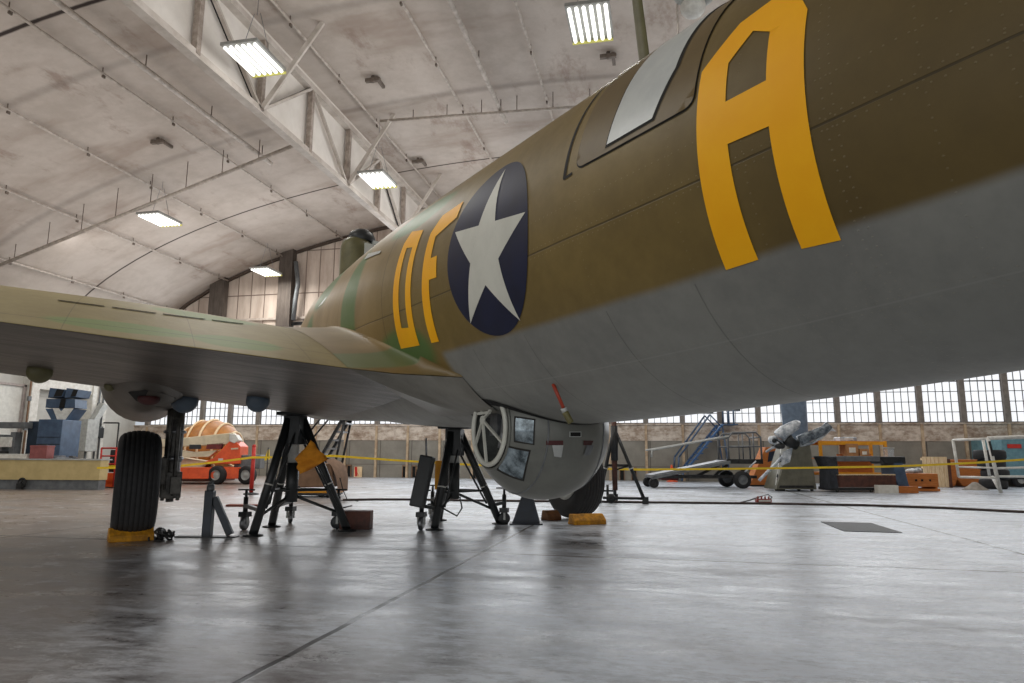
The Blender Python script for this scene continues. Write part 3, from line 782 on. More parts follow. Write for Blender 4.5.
wf_.bar(rimp(62), hubp+Vector((0, .02, .06)), .02, .022, (1, 0, 0)); wf_.bar(rimp(95), wc+Vector((-.005, -.02, .14)), .022, .022, (1, 0, 0)); wf_.bar(wc+Vector((-.005, -.02, .14)), wc+Vector((-.005, .2, .14)), .022, .022, (1, 0, 0))
wf_.torus(hubp, .03, .012, (1, 0, 0), 16, 6)
wf_.build('window_ring', plain('pale_frame', (204, 204, 194), (186, 186, 176), .5), bt)
MB().box(BC+Vector((-.40, .05, .05)), (.1, .14, .2)).cyl(BC+Vector((-.44, -.08, -.16)), BC+Vector((-.36, -.05, .18)), .035, 10).box(BC+Vector((-.40, -.12, .02)), (.08, .1, .12)).build('gunsight_gear', 'steel', bt)
MB().torus(BC+Vector((-hc+.0, 0, 0)), rc+.004, .012, (1, 0, 0), 48, 6).build('rim_band', bmM, bt)
def ballhit(x, y):
    o_ = W2L(CAM)-BC; d = ray(x, y); dd = Vector((d.dot(RT), d.dot(FW), d.z)).normalized()
    b = o_.dot(dd); c = o_.dot(o_)-BR*BR; D = b*b-c
    if D < 0: t = -b
    else: t = -b - sqrt(D)
    return (o_ + dd*t).normalized()
def ballpatch(name, quad, mat, off=.004, n=8, rim=0):
    v = [ballhit(*q) for q in quad]; rows = []
    for i in range(n+1):
        a = v[0].lerp(v[3], i/n); b = v[1].lerp(v[2], i/n)
        rows.append([BC + a.lerp(b, j/n).normalized()*(BR+off) for j in range(n+1)])
    ob = MB().grid(rows).build(name, mat, bt)
    return ob
MT['turretglass'] = plain('turret_glass_reflecting', (150, 164, 172), (40, 52, 58), .08, .35, 9, 0, .8)
ballpatch('glass_seal', [(514.5, 416), (535.5, 419), (534.5, 445), (514, 442)], 'seam', .003)
ballpatch('turret_glass', [(516, 418), (534, 420.5), (533, 443.5), (515.5, 440.5)], 'turretglass', .006)
ballpatch('glass_seal', [(506, 445), (531, 450), (524, 481), (497, 470)], 'seam', .003)
ballpatch('turret_glass', [(507.5, 447), (529, 451.5), (522.5, 479), (499, 468.5)], 'turretglass', .006)
# meridian bands and seam
for hx in (-.26, .30):
    rr = sqrt(BR*BR-hx*hx); MB().torus(BC+Vector((hx, 0, 0)), rr, .007, (1, 0, 0), 64, 6).build('seam_band', 'grey', bt)
ballpatch('ejection_slot', [(546, 440.5), (563, 440.5), (563, 445), (546, 445)], 'dkred', .006, 3); ballpatch('ejection_slot', [(583, 440.5), (593, 440.5), (591, 445), (583, 445)], 'dkred', .006, 3)
ballpatch('shell_chute', [(552, 445), (563, 445), (561, 457), (554, 456)], 'ltgrey', .010, 4); ballpatch('shell_chute', [(586, 445), (593, 445), (589, 455), (583, 455)], 'grey', .010, 4)
ballpatch('plate_rim', [(569, 431.5), (581, 431.5), (581, 437), (569, 437)], 'ltgrey', .005, 3); ballpatch('name_plate', [(570, 432.3), (580, 432.3), (580, 436.2), (570, 436.2)], 'dark', .009, 3)
# dark well ring in the belly around the ball
def belly(x, y, off=.006):
    w = fw_(y); c = (fzt(y)+fzb(y))/2; h = (fzt(y)-fzb(y))/2; return Vector((x, y, c - h*sqrt(max(0, 1-(x/w)**2)) - off))
rows = []
for k in range(65):
    a = 2*PI*k/64; rows.append([belly((R_)*cos(a), R_*sin(a)) for R_ in (.585, .62, .655)])
MB().grid(rows).build('turret_well', 'dark', plane)
# hanging tube with a red sleeve under the belly
p0 = W2L(at(554, 384, 4.55)); h_ = hit(fuselage, 553, 384)
if h_: p0 = h_[0]
wdep = (L2W(p0)-CAM).dot(CF)
p1 = W2L(at(563.5, 408, wdep-.02)); p2 = W2L(at(565, 412, wdep-.02)); p3 = W2L(at(571, 423, wdep-.03))
MT['sleeve'] = plain('red_sleeve', (176, 70, 40), (150, 50, 30), .5)
dt = MB().tube([p0, p1], .013, 10).build('drain_tube', 'sleeve', plane)
MB().tube([p1, p2], .022, 12).build('collar', 'ltgrey', dt)
MT['olivebulb'] = plain('olive_bulb', (110, 104, 62), (84, 78, 46), .5)
MB().tube([p2, p2.lerp(p3, .3), p2.lerp(p3, .8), p3], .024, 12, True, .022).build('end_bulb', 'olivebulb', dt)

# ------------------------------------------------------------------ things around the aircraft
def chock(c, L, rz, mat, lab, name='wheel_chock', dep=.26, h=.16):
    mb = MB(); a = L/2
    mb.poly([(-a, -dep/2, 0), (-a, dep/2, 0), (-a, dep/2*.6, h), (-a, -dep/2*.1, h), (-a, -dep/2, h*.45)], (L, 0, 0))
    o = mb.build(name, mat, None, .012); o.location = c; o.rotation_euler = (0, 0, rz)
    return tag(o, lab, 'chock', 'wheel chocks')
a = fl(105, 543); b = fl(150, 540.5); m_ = (a+b)/2; chock(m_ + Vector((-.05, .10, 0)), (b-a).length*1.02, atan2(b.y-a.y, b.x-a.x), 'chock', 'long yellow wooden chock in front of the near main wheel')
a = fl(570, 525.5); b = fl(602, 524.5); m_ = (a+b)/2; chock(m_ + Vector((0, .14, 0)), (b-a).length, atan2(b.y-a.y, b.x-a.x), 'chock', 'yellow brown wooden chock right of the ball turret under the far wheel')
m_ = fl(551, 520); chock(m_, .26, HD, 'brownchock', 'small brown wooden chock left of the far main wheel')
# chain pile beside the near wheel
p = fl(156, 541); mb = MB()
random.seed(3)
for k in range(16):
    q = Vector((random.uniform(-.09, .09), random.uniform(-.10, .10), .02+.012*(k // 2)))
    mb.torus(q, .04, .013, Vector((random.uniform(-1, 1), random.uniform(-1, 1), random.uniform(.2, 1))).normalized(), 12, 6)
o = mb.build('chain_pile', 'dkmetal'); o.location = p + Vector((0, .12, 0)); tag(o, 'small heap of dark chain on the floor beside the near wheel', 'chain')
# post stand beside the near wheel
def post_stand(px, py, px2, py2):
    c = fl(207, 537); ang = YAW
    w = (c-CAM).dot(CF); k = w/FPX
    t = thing('post_stand', 'black upright post stand with one slanted brace and top pin', 'stand', c, ang)
    MB().box((0, 0, .008), (60*k, .16, .016)).build('base_plate', 'black', t)
    MB().box((0, 0, .30), (.11, .11, .58)).build('post', 'dkblue', t, .008)
    MB().cyl((0, 0, .58), (0, 0, .66), .05, 10).cyl((.02, 0, .62), (.02, 0, .72), .018, 8).cyl((-.02, 0, .62), (-.02, 0, .70), .018, 8).build('top_pin', 'grey', t)
    MB().bar((.06, 0, .50), (.30, 0, .03), .09, .06, (0, 1, 0)).build('brace', 'dkblue', t, .006)
post_stand(0, 0, 0, 0)
# blue wedge stand below the turret
c = fl(526, 524.5); t = thing('wedge_stand', 'dark blue tapered stand on the floor below the ball turret', 'stand', c, YAW)
MB().poly([(-.22, 0, .02), (.22, 0, .02), (.10, 0, .46), (-.05, 0, .46)], (0, .03, 0)).poly([(-.05, .0, .46), (.10, 0, .46), (.10, .12, .46), (-.05, .12, .46)], (0, 0, .012)).build('front_plate', 'dkblue', t)
MB().box((0, .1, .01), (.52, .36, .02)).build('base_plate', 'dkblue', t)
MB().bar((.08, .06, .44), (.2, .22, .02), .04).bar((-.04, .06, .44), (-.18, .22, .02), .04).build('rear_strut', 'dkblue', t)

# heavy tripod jacks
def caster(c, R, ax, parent, wm='steel'):
    k = MB().box((c[0], c[1], c[2]+R*1.1), (.09, .09, R*1.3)).cyl((c[0], c[1], c[2]+R), (c[0], c[1], c[2]+R*3.2), .022, 8).build('caster_fork', 'grey', parent)
    MB().lathe([(R*.3, -.03), (R*.8, -.03), (R, -.02), (R, .02), (R*.8, .03), (R*.3, .03)], c, ax, 20).build('caster_wheel', wm, k)
def jack(name, lab, feet, casters, apex, ztop, extra=None):
    o = Vector((sum(f[0] for f in feet)/3, sum(f[1] for f in feet)/3, 0))
    t = thing(name, lab, 'jack', o, 0); ap = Vector((apex[0], apex[1], 0)) - o; ap.z = ztop
    fts = [Vector((f[0], f[1], 0)) - o for f in feet]
    for f in fts:
        top = ap + (f-Vector((ap.x, ap.y, 0))).normalized()*.10; top.z = ztop-.05
        l = MB().cyl((f.x, f.y, .02), top, .058, 12).build('leg', 'black', t)
        MB().lathe([(0, 0), (.13, 0), (.13, .015), (.05, .03), (0, .03)], (f.x, f.y, 0), (0, 0, 1), 20).build('foot_plate', 'black', l)
        MB().torus(Vector((f.x, f.y, .02)).lerp(top, .42), .052, .012, (top-f).normalized(), 16, 6).build('collar', 'white', l)
    MB().box(ap - Vector((0, 0, .20)), (.24, .24, .40)).box(ap + Vector((0, 0, .03)), (.5, .2, .05)).cyl(ap-Vector((0, 0, .1)), ap+Vector((0, 0, .08)), .09, 16).build('head', 'black', t, .01)
    zc = .42
    MB().cyl((ap.x, ap.y, zc), (ap.x, ap.y, .95), .085, 18).build('cylinder', 'black', t)
    MB().cyl((ap.x, ap.y, .95), (ap.x, ap.y, ztop-.1), .072, 18).build('ram', 'ltgrey', t)
    mb = MB()
    for f in fts:
        q = Vector((f.x, f.y, 0)).lerp(Vector((ap.x, ap.y, ztop)), .16)
        mb.cyl((ap.x, ap.y, zc+.1), q, .020, 8)
    mids = [Vector((f.x, f.y, 0)).lerp(Vector((ap.x, ap.y, ztop)), .36) for f in fts]
    for i in range(3): mb.cyl(mids[i], mids[(i+1) % 3], .016, 8)
    mb.build('brace', 'black', t)
    for i, f in enumerate(fts):
        q = Vector(casters[i]) - o; q.z = 0; R = .095
        a_ = MB().cyl(q+Vector((0, 0, .2)), q+Vector((0, 0, .46)), .034, 10).cyl(q+Vector((0, 0, .44)), q+Vector((0, 0, .56)), .02, 8).box(q+Vector((0, 0, .22)), (.13, .13, .07)).cyl(q+Vector((-.13, 0, .56)), q+Vector((.13, 0, .56)), .012, 6)
        lg = f.lerp(Vector((ap.x, ap.y, ztop)), .20); a_.bar(Vector((q.x, q.y, .34)), lg, .06, .05); a_ = a_.build('caster_arm', 'black', t)
        s_ = Vector((cos(i*1.9), sin(i*1.9), 0))
        MB().lathe([(.02, -.03), (R*.8, -.03), (R, -.02), (R, .02), (R*.8, .03), (.02, .03)], q+Vector((0, 0, R)), tuple(s_), 18).build('caster_wheel', 'steel' if i != 1 else 'black', a_)
        n_ = Vector((-s_.y, s_.x, 0))
        MB().bar(q-s_*.06+Vector((0, 0, .2)), q+s_*.06+Vector((0, 0, .2)), .03, .02).bar(q+s_*.05+Vector((0, 0, R*.8)), q+s_*.05+Vector((0, 0, .2)), .03, .012).bar(q-s_*.05+Vector((0, 0, R*.8)), q-s_*.05+Vector((0, 0, .2)), .03, .012).build('caster_fork', 'ltgrey', a_)
        sd = (f-Vector((ap.x, ap.y, 0))).normalized(); pr_ = Vector((-sd.y, sd.x, 0))
        MB().cyl(f.lerp(Vector((ap.x, ap.y, ztop)), .22)+pr_*.10, Vector((ap.x, ap.y, ztop-.1))+pr_*.12, .016, 8).cyl(f.lerp(Vector((ap.x, ap.y, ztop)), .22)-pr_*.10, Vector((ap.x, ap.y, ztop-.1))-pr_*.12, .013, 8).build('stay_rod', 'black', t)
    if extra: extra(t, o, ap)
    return t
F1 = [fl(253, 536), fl(347, 531), fl(271.6, 527)]
ap1 = (F1[0]+F1[1]+F1[2])/3; dj = (ap1-CAM).dot(CF); ap1 = at(296, 412, dj*1.0)
jack('wing_jack', 'black tripod jack under the wing with an orange cloth hung on it', F1, [fl(244, 530), fl(337, 529), fl(290, 523)], ap1, 1.60)
F2 = [fl(434.5, 530), fl(500, 524), fl(439, 520.5)]
ap2 = at(455, 430, 10.6)
def pump(t, o, ap):
    a = at(428, 456, 9.9)-o; b = at(417, 507, 9.75)-o
    pz = MB().bar(a, b, .20, .16, (0, 1, 0)).build('pump_housing', 'black', t, .02)
    MB().cyl(a+Vector((-.02, 0, -.1)), at(426, 438, 9.9)-o, .014, 6).build('pump_handle', 'steel', t)
    MB().tube([at(460, 497, 10.5)-o, at(462, 508, 10.3)-o, at(457, 516, 10.2)-o, at(446, 510, 10.2)-o, at(440, 506, 10)-o], .012, 6).build('hydraulic_line', 'cable', t)
    MB().box(at(440, 475, 11)-o, (.16, .08, .45), RZ(.3)).build('side_guard', 'yellow', t)
jack('wing_jack', 'black tripod jack with a slanted pump, left of the ball turret', F2, [fl(421, 530), fl(504, 524.5), fl(432, 519)], ap2, 1.46, pump)
# orange cloth on the first jack
P = [at(310.5, 440, dj-.45), at(328.5, 460, dj-.35), at(324, 465, dj-.4), at(299, 474, dj-.5), at(295.8, 459, dj-.55)]
c_ = sum(P, Vector())/5; rows = []
A, B, Cc, D = P[0], P[1], P[3], P[4]
for i in range(9):
    l = A.lerp(D, i/8); r = B.lerp(Cc, i/8)
    rows.append([l.lerp(r, j/8) + Vector((0, .03*sin(j*1.3+i*.6), 0)) for j in range(9)])
cm_ = plain('orange_cloth', (226, 150, 34), (196, 120, 20), .85, scale=7)
mb = MB().grid([[q-c_ for q in r] for r in rows]); o = mb.build('hanging_cloth', cm_); o.location = c_; sol = o.modifiers.new('thick', 'SOLIDIFY'); sol.thickness = .008
tag(o, 'orange yellow cloth draped over a leg of the left wing jack', 'cloth')
# wood block by jack foot, plank on the floor
a, b = fl(338, 531.5), fl(362, 529); w = (b-a).length; t = tag(MB().box((0, 0, .13), (w, .24, .26)).build('wood_block', 'redwood', None, .008), 'dark red brown wooden block beside the right foot of the left jack', 'block'); t.location = (a+b)/2+Vector((0, .2, 0)); t.rotation_euler = (0, 0, YAW)
MT['redplank'] = plain('red_plank', (150, 84, 70), (120, 64, 54), .7)
a, b = fl(229, 506), fl(262, 506.5); t = tag(MB().box((0, 0, .02), ((b-a).length, .25, .04)).build('plank', 'redplank'), 'flat reddish plank lying on the floor behind the left jack', 'plank'); t.location = (a+b)/2; t.rotation_euler = (0, 0, YAW)
# slim tripod jack right of the turret
F3 = [fl(598.5, 503), fl(645.6, 504), fl(615, 499)]
o3 = (F3[0]+F3[1])/2; w3 = (o3-CAM).dot(CF)
t = thing('tripod_stand', 'slim black tripod stand with thin legs right of the ball turret', 'stand', o3, 0)
apx = at(614, 428, w3+.3)-o3
for f in (F3[0], F3[1], at(615, 499, w3+1.1)):
    q = f-o3; q.z = .03
    l = MB().cyl(q, apx, .042, 10).build('leg', 'black', t)
    MB().box(q+Vector((0, 0, .05)), (.14, .14, .16)).build('foot', 'black', l)
    MB().torus(q.lerp(apx, .45), .05, .016, tuple((apx-q).normalized()), 14, 6).build('collar', 'ltgrey', l)
MB().cyl(Vector((apx.x, apx.y, .3)), Vector((apx.x, apx.y, apx.z+.35)), .06, 14).build('ram', 'redwood', t)
MB().cyl(Vector((apx.x, apx.y, apx.z-.75)), Vector((apx.x, apx.y, apx.z+.05)), .085, 14).build('cylinder', 'black', t)
qa, qb = (F3[0]-o3), (F3[1]-o3)
m1, m2 = qa.lerp(apx, .5), qb.lerp(apx, .5)
MB().cyl(m1, m2, .03, 8).cyl(m2, Vector((apx.x, apx.y, .75)), .02, 8).cyl(qa+Vector((.1, 0, .12)), qb+Vector((0, 0, .12)), .03, 8).build('brace', 'black', t)
k = MB().cyl(qa.lerp(qb, .2)+Vector((0, 0, .1)), qa.lerp(qb, .2)+Vector((0, 0, .42)), .03, 8).bar(qa.lerp(qb, .12)+Vector((0, 0, .28)), qa.lerp(qb, .32)+Vector((0, 0, .28)), .04).build('caster_arm', 'black', t)
MB().lathe([(.02, -.03), (.10, -.03), (.11, 0), (.10, .03), (.02, .03)], qa.lerp(qb, .27)+Vector((0, -.05, .11)), (0, 1, 0), 18).build('caster_wheel', 'black', t)

# ------------------------------------------------------------------ left background
def wheel(parent, c, R, w, axis, name='wheel', hub='ltgrey', tyre='rubber'):
    k = MB().lathe([(R*.55, -w/2), (R*.9, -w/2), (R, -w*.3), (R, w*.3), (R*.9, w/2), (R*.55, w/2)], c, axis, 28).build(name, tyre, parent)
    MB().lathe([(R*.57, -w/2*.8), (R*.4, -w/2*.5), (R*.2, -w/2*.9), (0, -w/2*.9)], c, axis, 24).lathe([(R*.57, w/2*.8), (R*.4, w/2*.5), (R*.2, w/2*.9), (0, w/2*.9)], c, axis, 24).build('hub', hub, k)
    return k
# boom lift
bl_o = fl(205, 484.5); bw = (bl_o-CAM).dot(CF); kk = bw/FPX; ang = YAW + radians(10)
bl = thing('boom_lift', 'orange and cream boom lift parked behind the near wheel', 'lift', bl_o, ang)
def bp(px, py, d=0.0):                                # pixel on the lift's own front plane -> local point
    p = at(px, py, bw) - bl_o; q = RZ(-ang) @ p; return Vector((q.x, d, q.z))
def slab(name, pxs, d0, th, mat, parent, bev=.02):
    return MB().poly([bp(x, y, d0) for x, y in pxs], (0, th, 0)).build(name, mat, parent, bev)
slab('chassis', [(152, 467.5), (237, 467.5), (237, 479), (152, 479)], .05, 1.9, 'orange', bl)
slab('turntable', [(199, 464), (211, 458), (226, 441), (232, 441), (237, 446), (237, 464)], .15, 1.5, 'orange', bl)
slab('counterweight', [(160, 455), (205, 462), (200, 468), (165, 468)], .5, 1.0, 'cream', bl)
slab('lower_boom', [(160, 447), (190, 452), (214, 450), (206, 457), (160, 458)], .25, .4, 'cream', bl)
slab('upper_boom', [(120, 443), (185, 437), (229, 432), (232, 440), (222, 444), (185, 446), (120, 449)], .2, .5, 'cream', bl)
slab('boom_pivot', [(226, 433), (232, 434), (236, 440), (231, 443), (226, 441)], .1, .7, 'white', bl)
slab('control_panel', [(187, 444.5), (198, 444.5), (198, 449), (187, 449)], .18, .1, 'black', bl, 0)
MT['redseat'] = plain('red_cover', (120, 40, 36), (90, 30, 30), .6)
slab('hose_cover', [(204, 444), (220, 442.5), (217, 449), (203, 449)], .2, .3, 'redseat', bl, 0)
slab('side_plate', [(216, 458.5), (220.5, 458.5), (220.5, 461.5), (216, 461.5)], .13, .03, 'white', bl, 0)
slab('lettering_strip', [(228, 448), (235, 447.5), (235, 449), (228, 449.5)], .13, .03, 'cream', bl, 0)
for px, d in ((216, .1), (245, .1), (170, .1)):
    q = bp(px, 475); wheel(bl, (q.x, d, .33), .33, .28, (.35, 1, 0))
MB().box(bp(243, 462, .9), (.9, 1.0, .5)).build('engine_cover', 'grey', bl, .03)
# basket on the boom's left end
bk_o = fl(113, 488); bkw = (bk_o-CAM).dot(CF)
bk = thing('work_basket', 'orange railed work basket at the left end of the boom lift', 'basket', bk_o, YAW)
def kp(px, py, d=0): p = at(px, py, bkw)-bk_o; q = RZ(-YAW) @ p; return Vector((q.x, d, max(.02, q.z)))
MB().box((0, .5, .12), (1.05, 1.0, .18)).poly([kp(98, 473), kp(128, 473), kp(128, 484), kp(98, 484)], (0, .06, 0)).build('platform', 'orange', bk)
mb = MB()
for d in (0, .95):
    for px in (98, 113, 128): mb.cyl(kp(px, 486, d), kp(px, 448, d), .028, 8)
    for py in (448, 456, 464): mb.cyl(kp(98, py, d), kp(128, py, d), .024, 8)
for px in (98, 128): mb.cyl(kp(px, 448), kp(px, 448, .95), .026, 8)
mb.build('rail', 'red', bk)
MB().box(kp(107, 461, .4), (.3, .3, .7)).box(kp(120, 456, .5), (.35, .3, .4)).build('control_box', 'black', bk, .02)
MB().bar(kp(98, 466.5, -.02), kp(128, 466, -.02), .05, .02, (0, 1, 0)).build('yellow_band', 'tape', bk)
# ribbed amber dome behind the lift
do = fl(208, 480.5); dw = (do-CAM).dot(CF)
dome = thing('ribbed_dome', 'large amber ribbed dome standing behind the orange boom lift', 'dome', do, YAW)
kd = dw/FPX; rx_ = 30*kd; zt_ = 1.06 + (455-421)*kd
MB().ball((0, 0, zt_*.52), 1, rx_, 1.5, zt_*.48, 32).build('shell', 'amber', dome)
for k, fx_ in enumerate((-.7, -.3, .1, .5, .82)):
    pr = sqrt(1-fx_*fx_); pts = [Vector((rx_*fx_ + .25*sin(a)*0, 1.53*pr*cos(a), zt_*.52 + zt_*.49*pr*sin(a))) for a in [PI*2*j/40 for j in range(41)]]
    MB().tube(pts, .045, 6, False).build('rib', 'palewood', dome)
MB().box((0, 0, .12), (rx_*1.2, 1.8, .24)).build('cradle', 'redwood', dome)
# red stanchion post + flag
rp = fl(251, 494.5); rw = (rp-CAM).dot(CF)
t = thing('red_post', 'thin red stanchion post holding the yellow tape, left of the jack', 'post', rp, 0)
hz = 1.06 + (455-447)*rw/FPX
MB().cyl((0, 0, .03), (0, 0, hz), .055, 12, .05).ball((0, 0, hz), .055).build('post', 'red', t)
MB().lathe([(0, 0), (.2, 0), (.2, .03), (.06, .06), (0, .06)], (0, 0, 0), (0, 0, 1), 20).build('base', 'black', t)
q = fl(266, 486); qw = (q-CAM).dot(CF)
t = thing('flag_stand', 'small yellow folded flag on a thin stand beside the red post', 'flag', q, YAW)
MB().cyl((0, 0, 0), (0, 0, 1.3), .02, 6).build('stand', 'black', t)
zf = lambda py: 1.06 + (455-py)*qw/FPX
MB().poly([(-.02, 0, zf(450)), (-.12, 0, zf(461)), (.06, 0, zf(460)), (.03, 0, zf(450))], (0, .03, 0)).build('flag', 'tape', t)
# work machine behind the jack (grey generator cart) 
q = fl(252, 484); t = thing('generator_cart', 'small grey machine with blue side beside the boom lift wheels', 'machine', q + Vector((1.0, 2.6, 0)), YAW)
MB().box((0, 0, .75), (1.1, .8, .7)).build('housing', 'grey', t, .03); MB().box((-.45, -.42, .7), (.3, .04, .3)).build('side_panel', 'blue', t)
for sx in (-.4, .4): wheel(t, (sx, -.3, .2), .2, .12, (0, 1, 0))
# draped cart
co_ = fl(312, 497.5); cw = (co_-CAM).dot(CF); cart = thing('draped_cart', 'low cart with brown cover and yellow shelf behind the left jack', 'cart', co_, YAW)
def cp(px, py, d=0): p = at(px, py, cw)-co_; q = RZ(-YAW) @ p; return Vector((q.x, d, max(.0, q.z)))
MB().poly([cp(287, 491), cp(335, 491), cp(336, 493.5), cp(286, 493.5)], (0, .8, 0)).build('shelf', 'yellow', cart)
MB().poly([cp(288, 488), cp(334, 487), cp(330, 464), cp(300, 462), cp(290, 470)], (0, .7, 0)).build('cover', 'brownsheet', cart, .03)
MB().grid([[cp(324, 460, -.05), cp(329, 458, .3), cp(334, 463, .7)], [cp(331, 466, -.08), cp(336, 466, .3), cp(339, 468, .7)], [cp(336, 478, -.06), cp(340, 477, .3), cp(341, 479, .7)], [cp(338, 492, -.02), cp(340, 492, .3), cp(341, 492, .7)]]).build('side_sheet', 'brownsheet', cart)
MB().box(cp(310, 491, .4)+Vector((0, 0, -.08)), (1.25, .85, .06)).build('frame', 'black', cart)
for px in (292, 320, 331): 
    for d in (.1, .7): q = cp(px, 493); wheel(cart, (q.x, d, .1), .1, .05, (0, 1, 0), 'caster')
# rolling stairs behind the draped cart
so = fl(312, 489); sw = (so-CAM).dot(CF); stt = thing('rolling_stairs', 'grey metal rolling stairs rising behind the left jack', 'stairs', so, YAW)
def sp(px, py, d=0): p = at(px, py, sw)-so; q = RZ(-YAW) @ p; return Vector((q.x, d, max(0, q.z)))
for d in (0, .9):
    MB().bar(sp(304, 487, d), sp(340, 418, d), .08, .14, (0, 1, 0)).build('stringer', 'dkmetal', stt)
    MB().cyl(sp(342, 418, d), sp(330, 487, d), .04, 8).build('rear_leg', 'dkmetal', stt)
    MB().cyl(sp(300, 440, d), sp(330, 402, d), .03, 8).cyl(sp(330, 402, d), sp(342, 402, d), .03, 8).cyl(sp(342, 402, d), sp(342, 418, d), .03, 8).build('handrail', 'dkmetal', stt)
for k in range(8):
    q = sp(304+36*k/8+4, 487-69*k/8-4, 0); MB().box((q.x, .45, q.z), (.28, .9, .05)).build('step', 'steel', stt)
MB().box((sp(336, 418).x, .45, sp(336, 418).z), (.9, .95, .06)).build('platform', 'steel', stt)

# long bench at far left
bo = fl(97, 490.0); bw2 = (bo-CAM).dot(CF); kb = bw2/FPX
bench = thing('long_bench', 'long low bench with tan front board and grey skirt at left', 'bench', bo, YAW)
LB_ = 7.0
zb_ = lambda py: max(0, 1.06 + (455.6-py)*kb)
MB().box((-LB_/2, .22, zb_(482)/2), (LB_, .36, zb_(482))).build('skirt', 'grey', bench)
MB().box((-LB_/2, .20, (zb_(482)+zb_(462.5))/2), (LB_+.06, .42, zb_(462.5)-zb_(482))).build('front_board', 'tanboard', bench)
MB().box((-LB_/2, .26, zb_(461.8)), (LB_+.1, .6, .04)).build('top', 'ltgrey', bench)
vb = MB(); q = at(20, 483, bw2-.1)-bo; q = RZ(-YAW) @ q
vb.torus((q.x, -.06, .22), .10, .03, (0, 1, 0), 16, 6).torus((q.x+.06, -.1, .16), .08, .025, (.3, 1, 0), 16, 6).box((q.x-.05, -.05, .1), (.16, .1, .16))
tag(vb.build('hose_reel', 'dkmetal'), 'small dark coiled hose against the grey skirt of the bench', 'hose'); ob_ = bpy.data.objects['hose_reel']; ob_.location = bo; ob_.rotation_euler = (0, 0, YAW)
def onbench(px, py, d=.4): p = at(px, py, bw2+d)-Vector((0, 0, 0)); return p
bt_z = zb_(461.8)+.02
def bench_thing(name, lab, cat, px): 
    p = at(px, 462, bw2+.28); return thing(name, lab, cat, (p.x, p.y, bt_z), YAW)
t = bench_thing('tool_box', 'faded red tool box on the long bench', 'box', 41)
MB().box((0, 0, .17), (.50, .35, .34)).build('body', 'pink', t, .01); MB().box((0, 0, .36), (.52, .37, .05)).build('lid', 'pink', t, .01); MB().cyl((-.12, 0, .41), (.12, 0, .41), .015, 6).build('handle', 'black', t)
t = bench_thing('paper_stack', 'white flat sheets stacked on the left of the bench', 'papers', 12); MB().box((0, 0, .05), (1.1, .45, .10)).build('sheets', 'paper', t); MB().box((.05, .02, .12), (.9, .36, .03), RZ(.04)).build('top_sheet', 'white', t)
t = bench_thing('tool_pile', 'loose pale scraps lying on the bench before the blue machine', 'scraps', 67)
MB().box((0, 0, .03), (.5, .2, .05), RZ(.3)).box((-.3, .1, .05), (.24, .2, .09)).box((.2, -.08, .06), (.2, .1, .05), RZ(-.5)).build('scrap', 'steel', t)
# grey press frame at far left
po = fl(8, 476.8+4); t = thing('press_frame', 'grey steel press frame standing at far left behind the bench', 'machine', po, YAW); pw = (po-CAM).dot(CF); kp_ = pw/FPX
zz = lambda py: max(0, 1.06+(455.6-py)*kp_)
MB().box((0, 0, zz(428)), (28*kp_, .5, 6*kp_)).build('crossbeam', 'grey', t, .02)
MB().box((3*kp_, 0, zz(445)/1.0*.5+.1), (5*kp_, .4, zz(430))).box((-9*kp_, 0, zz(445)*.5), (5*kp_, .4, zz(430))).build('column', 'grey', t, .01)
MB().box((-2*kp_, -.1, zz(445)), (10*kp_, .5, 10*kp_)).build('ram_block', 'white', t, .02); MB().box((-3*kp_, -.1, zz(457)), (8*kp_, .5, 6*kp_)).build('table', 'dkmetal', t, .02)
# blue collector machine with V duct
mo = fl(46, 480.5); mw = (mo-CAM).dot(CF); km = mw/FPX
t = thing('dust_collector', 'blue cabinet machine with V shaped duct hoods on top', 'machine', mo, YAW)
zm = lambda py: max(0, 1.06+(455.6-py)*km); xm = lambda px: (px-46)*km
cab_rot = 0
MB().box((xm(54), 0, zm(422.5)/2), (24*km, 1.2, zm(422.5))).build('cabinet', 'blue', t, .02)
MB().box((xm(34), .25, zm(424)/2), (16*km, 1.0, zm(424))).build('side_cabinet', plain('dark_blue_paint', (40, 56, 74), (30, 44, 58), .5), t, .02)
MB().box((xm(54), -.61, zm(447)), (23.5*km, .02, .03)).box((xm(54), -.61, zm(440)), (23.5*km, .02, .02)).build('door_seam', 'dkblue', t)
def hood(x0, x1, lab):
    MB().poly([(xm(x0), 0, zm(410)), (xm(x1), 0, zm(410)), (xm(x1-1), 0, zm(401)), (xm(x0), 0, zm(401))], (0, .8, 0)).build('duct', 'blue', t)
hood(37, 53, 0); hood(55.5, 67, 0)
MB().poly([(xm(37), 0, zm(411)), (xm(67), 0, zm(411)), (xm(59), 0, zm(423)), (xm(45), 0, zm(423))], (0, .8, 0)).build('hopper_body', 'blue', t); MB().poly([(xm(45), -.03, zm(410.5)), (xm(51), -.03, zm(410.5)), (xm(53.5), -.03, zm(414)), (xm(56.5), -.03, zm(410.5)), (xm(66), -.03, zm(410.5)), (xm(58.5), -.03, zm(422.5)), (xm(51), -.03, zm(422.5))], (0, .02, 0)).build('v_hopper', 'white', t); MB().poly([(xm(51), -.02, zm(410)), (xm(56.5), -.02, zm(410)), (xm(57), -.02, zm(401)), (xm(52), -.02, zm(401))], (0, .01, 0)).build('hopper_gap', 'dark', t)
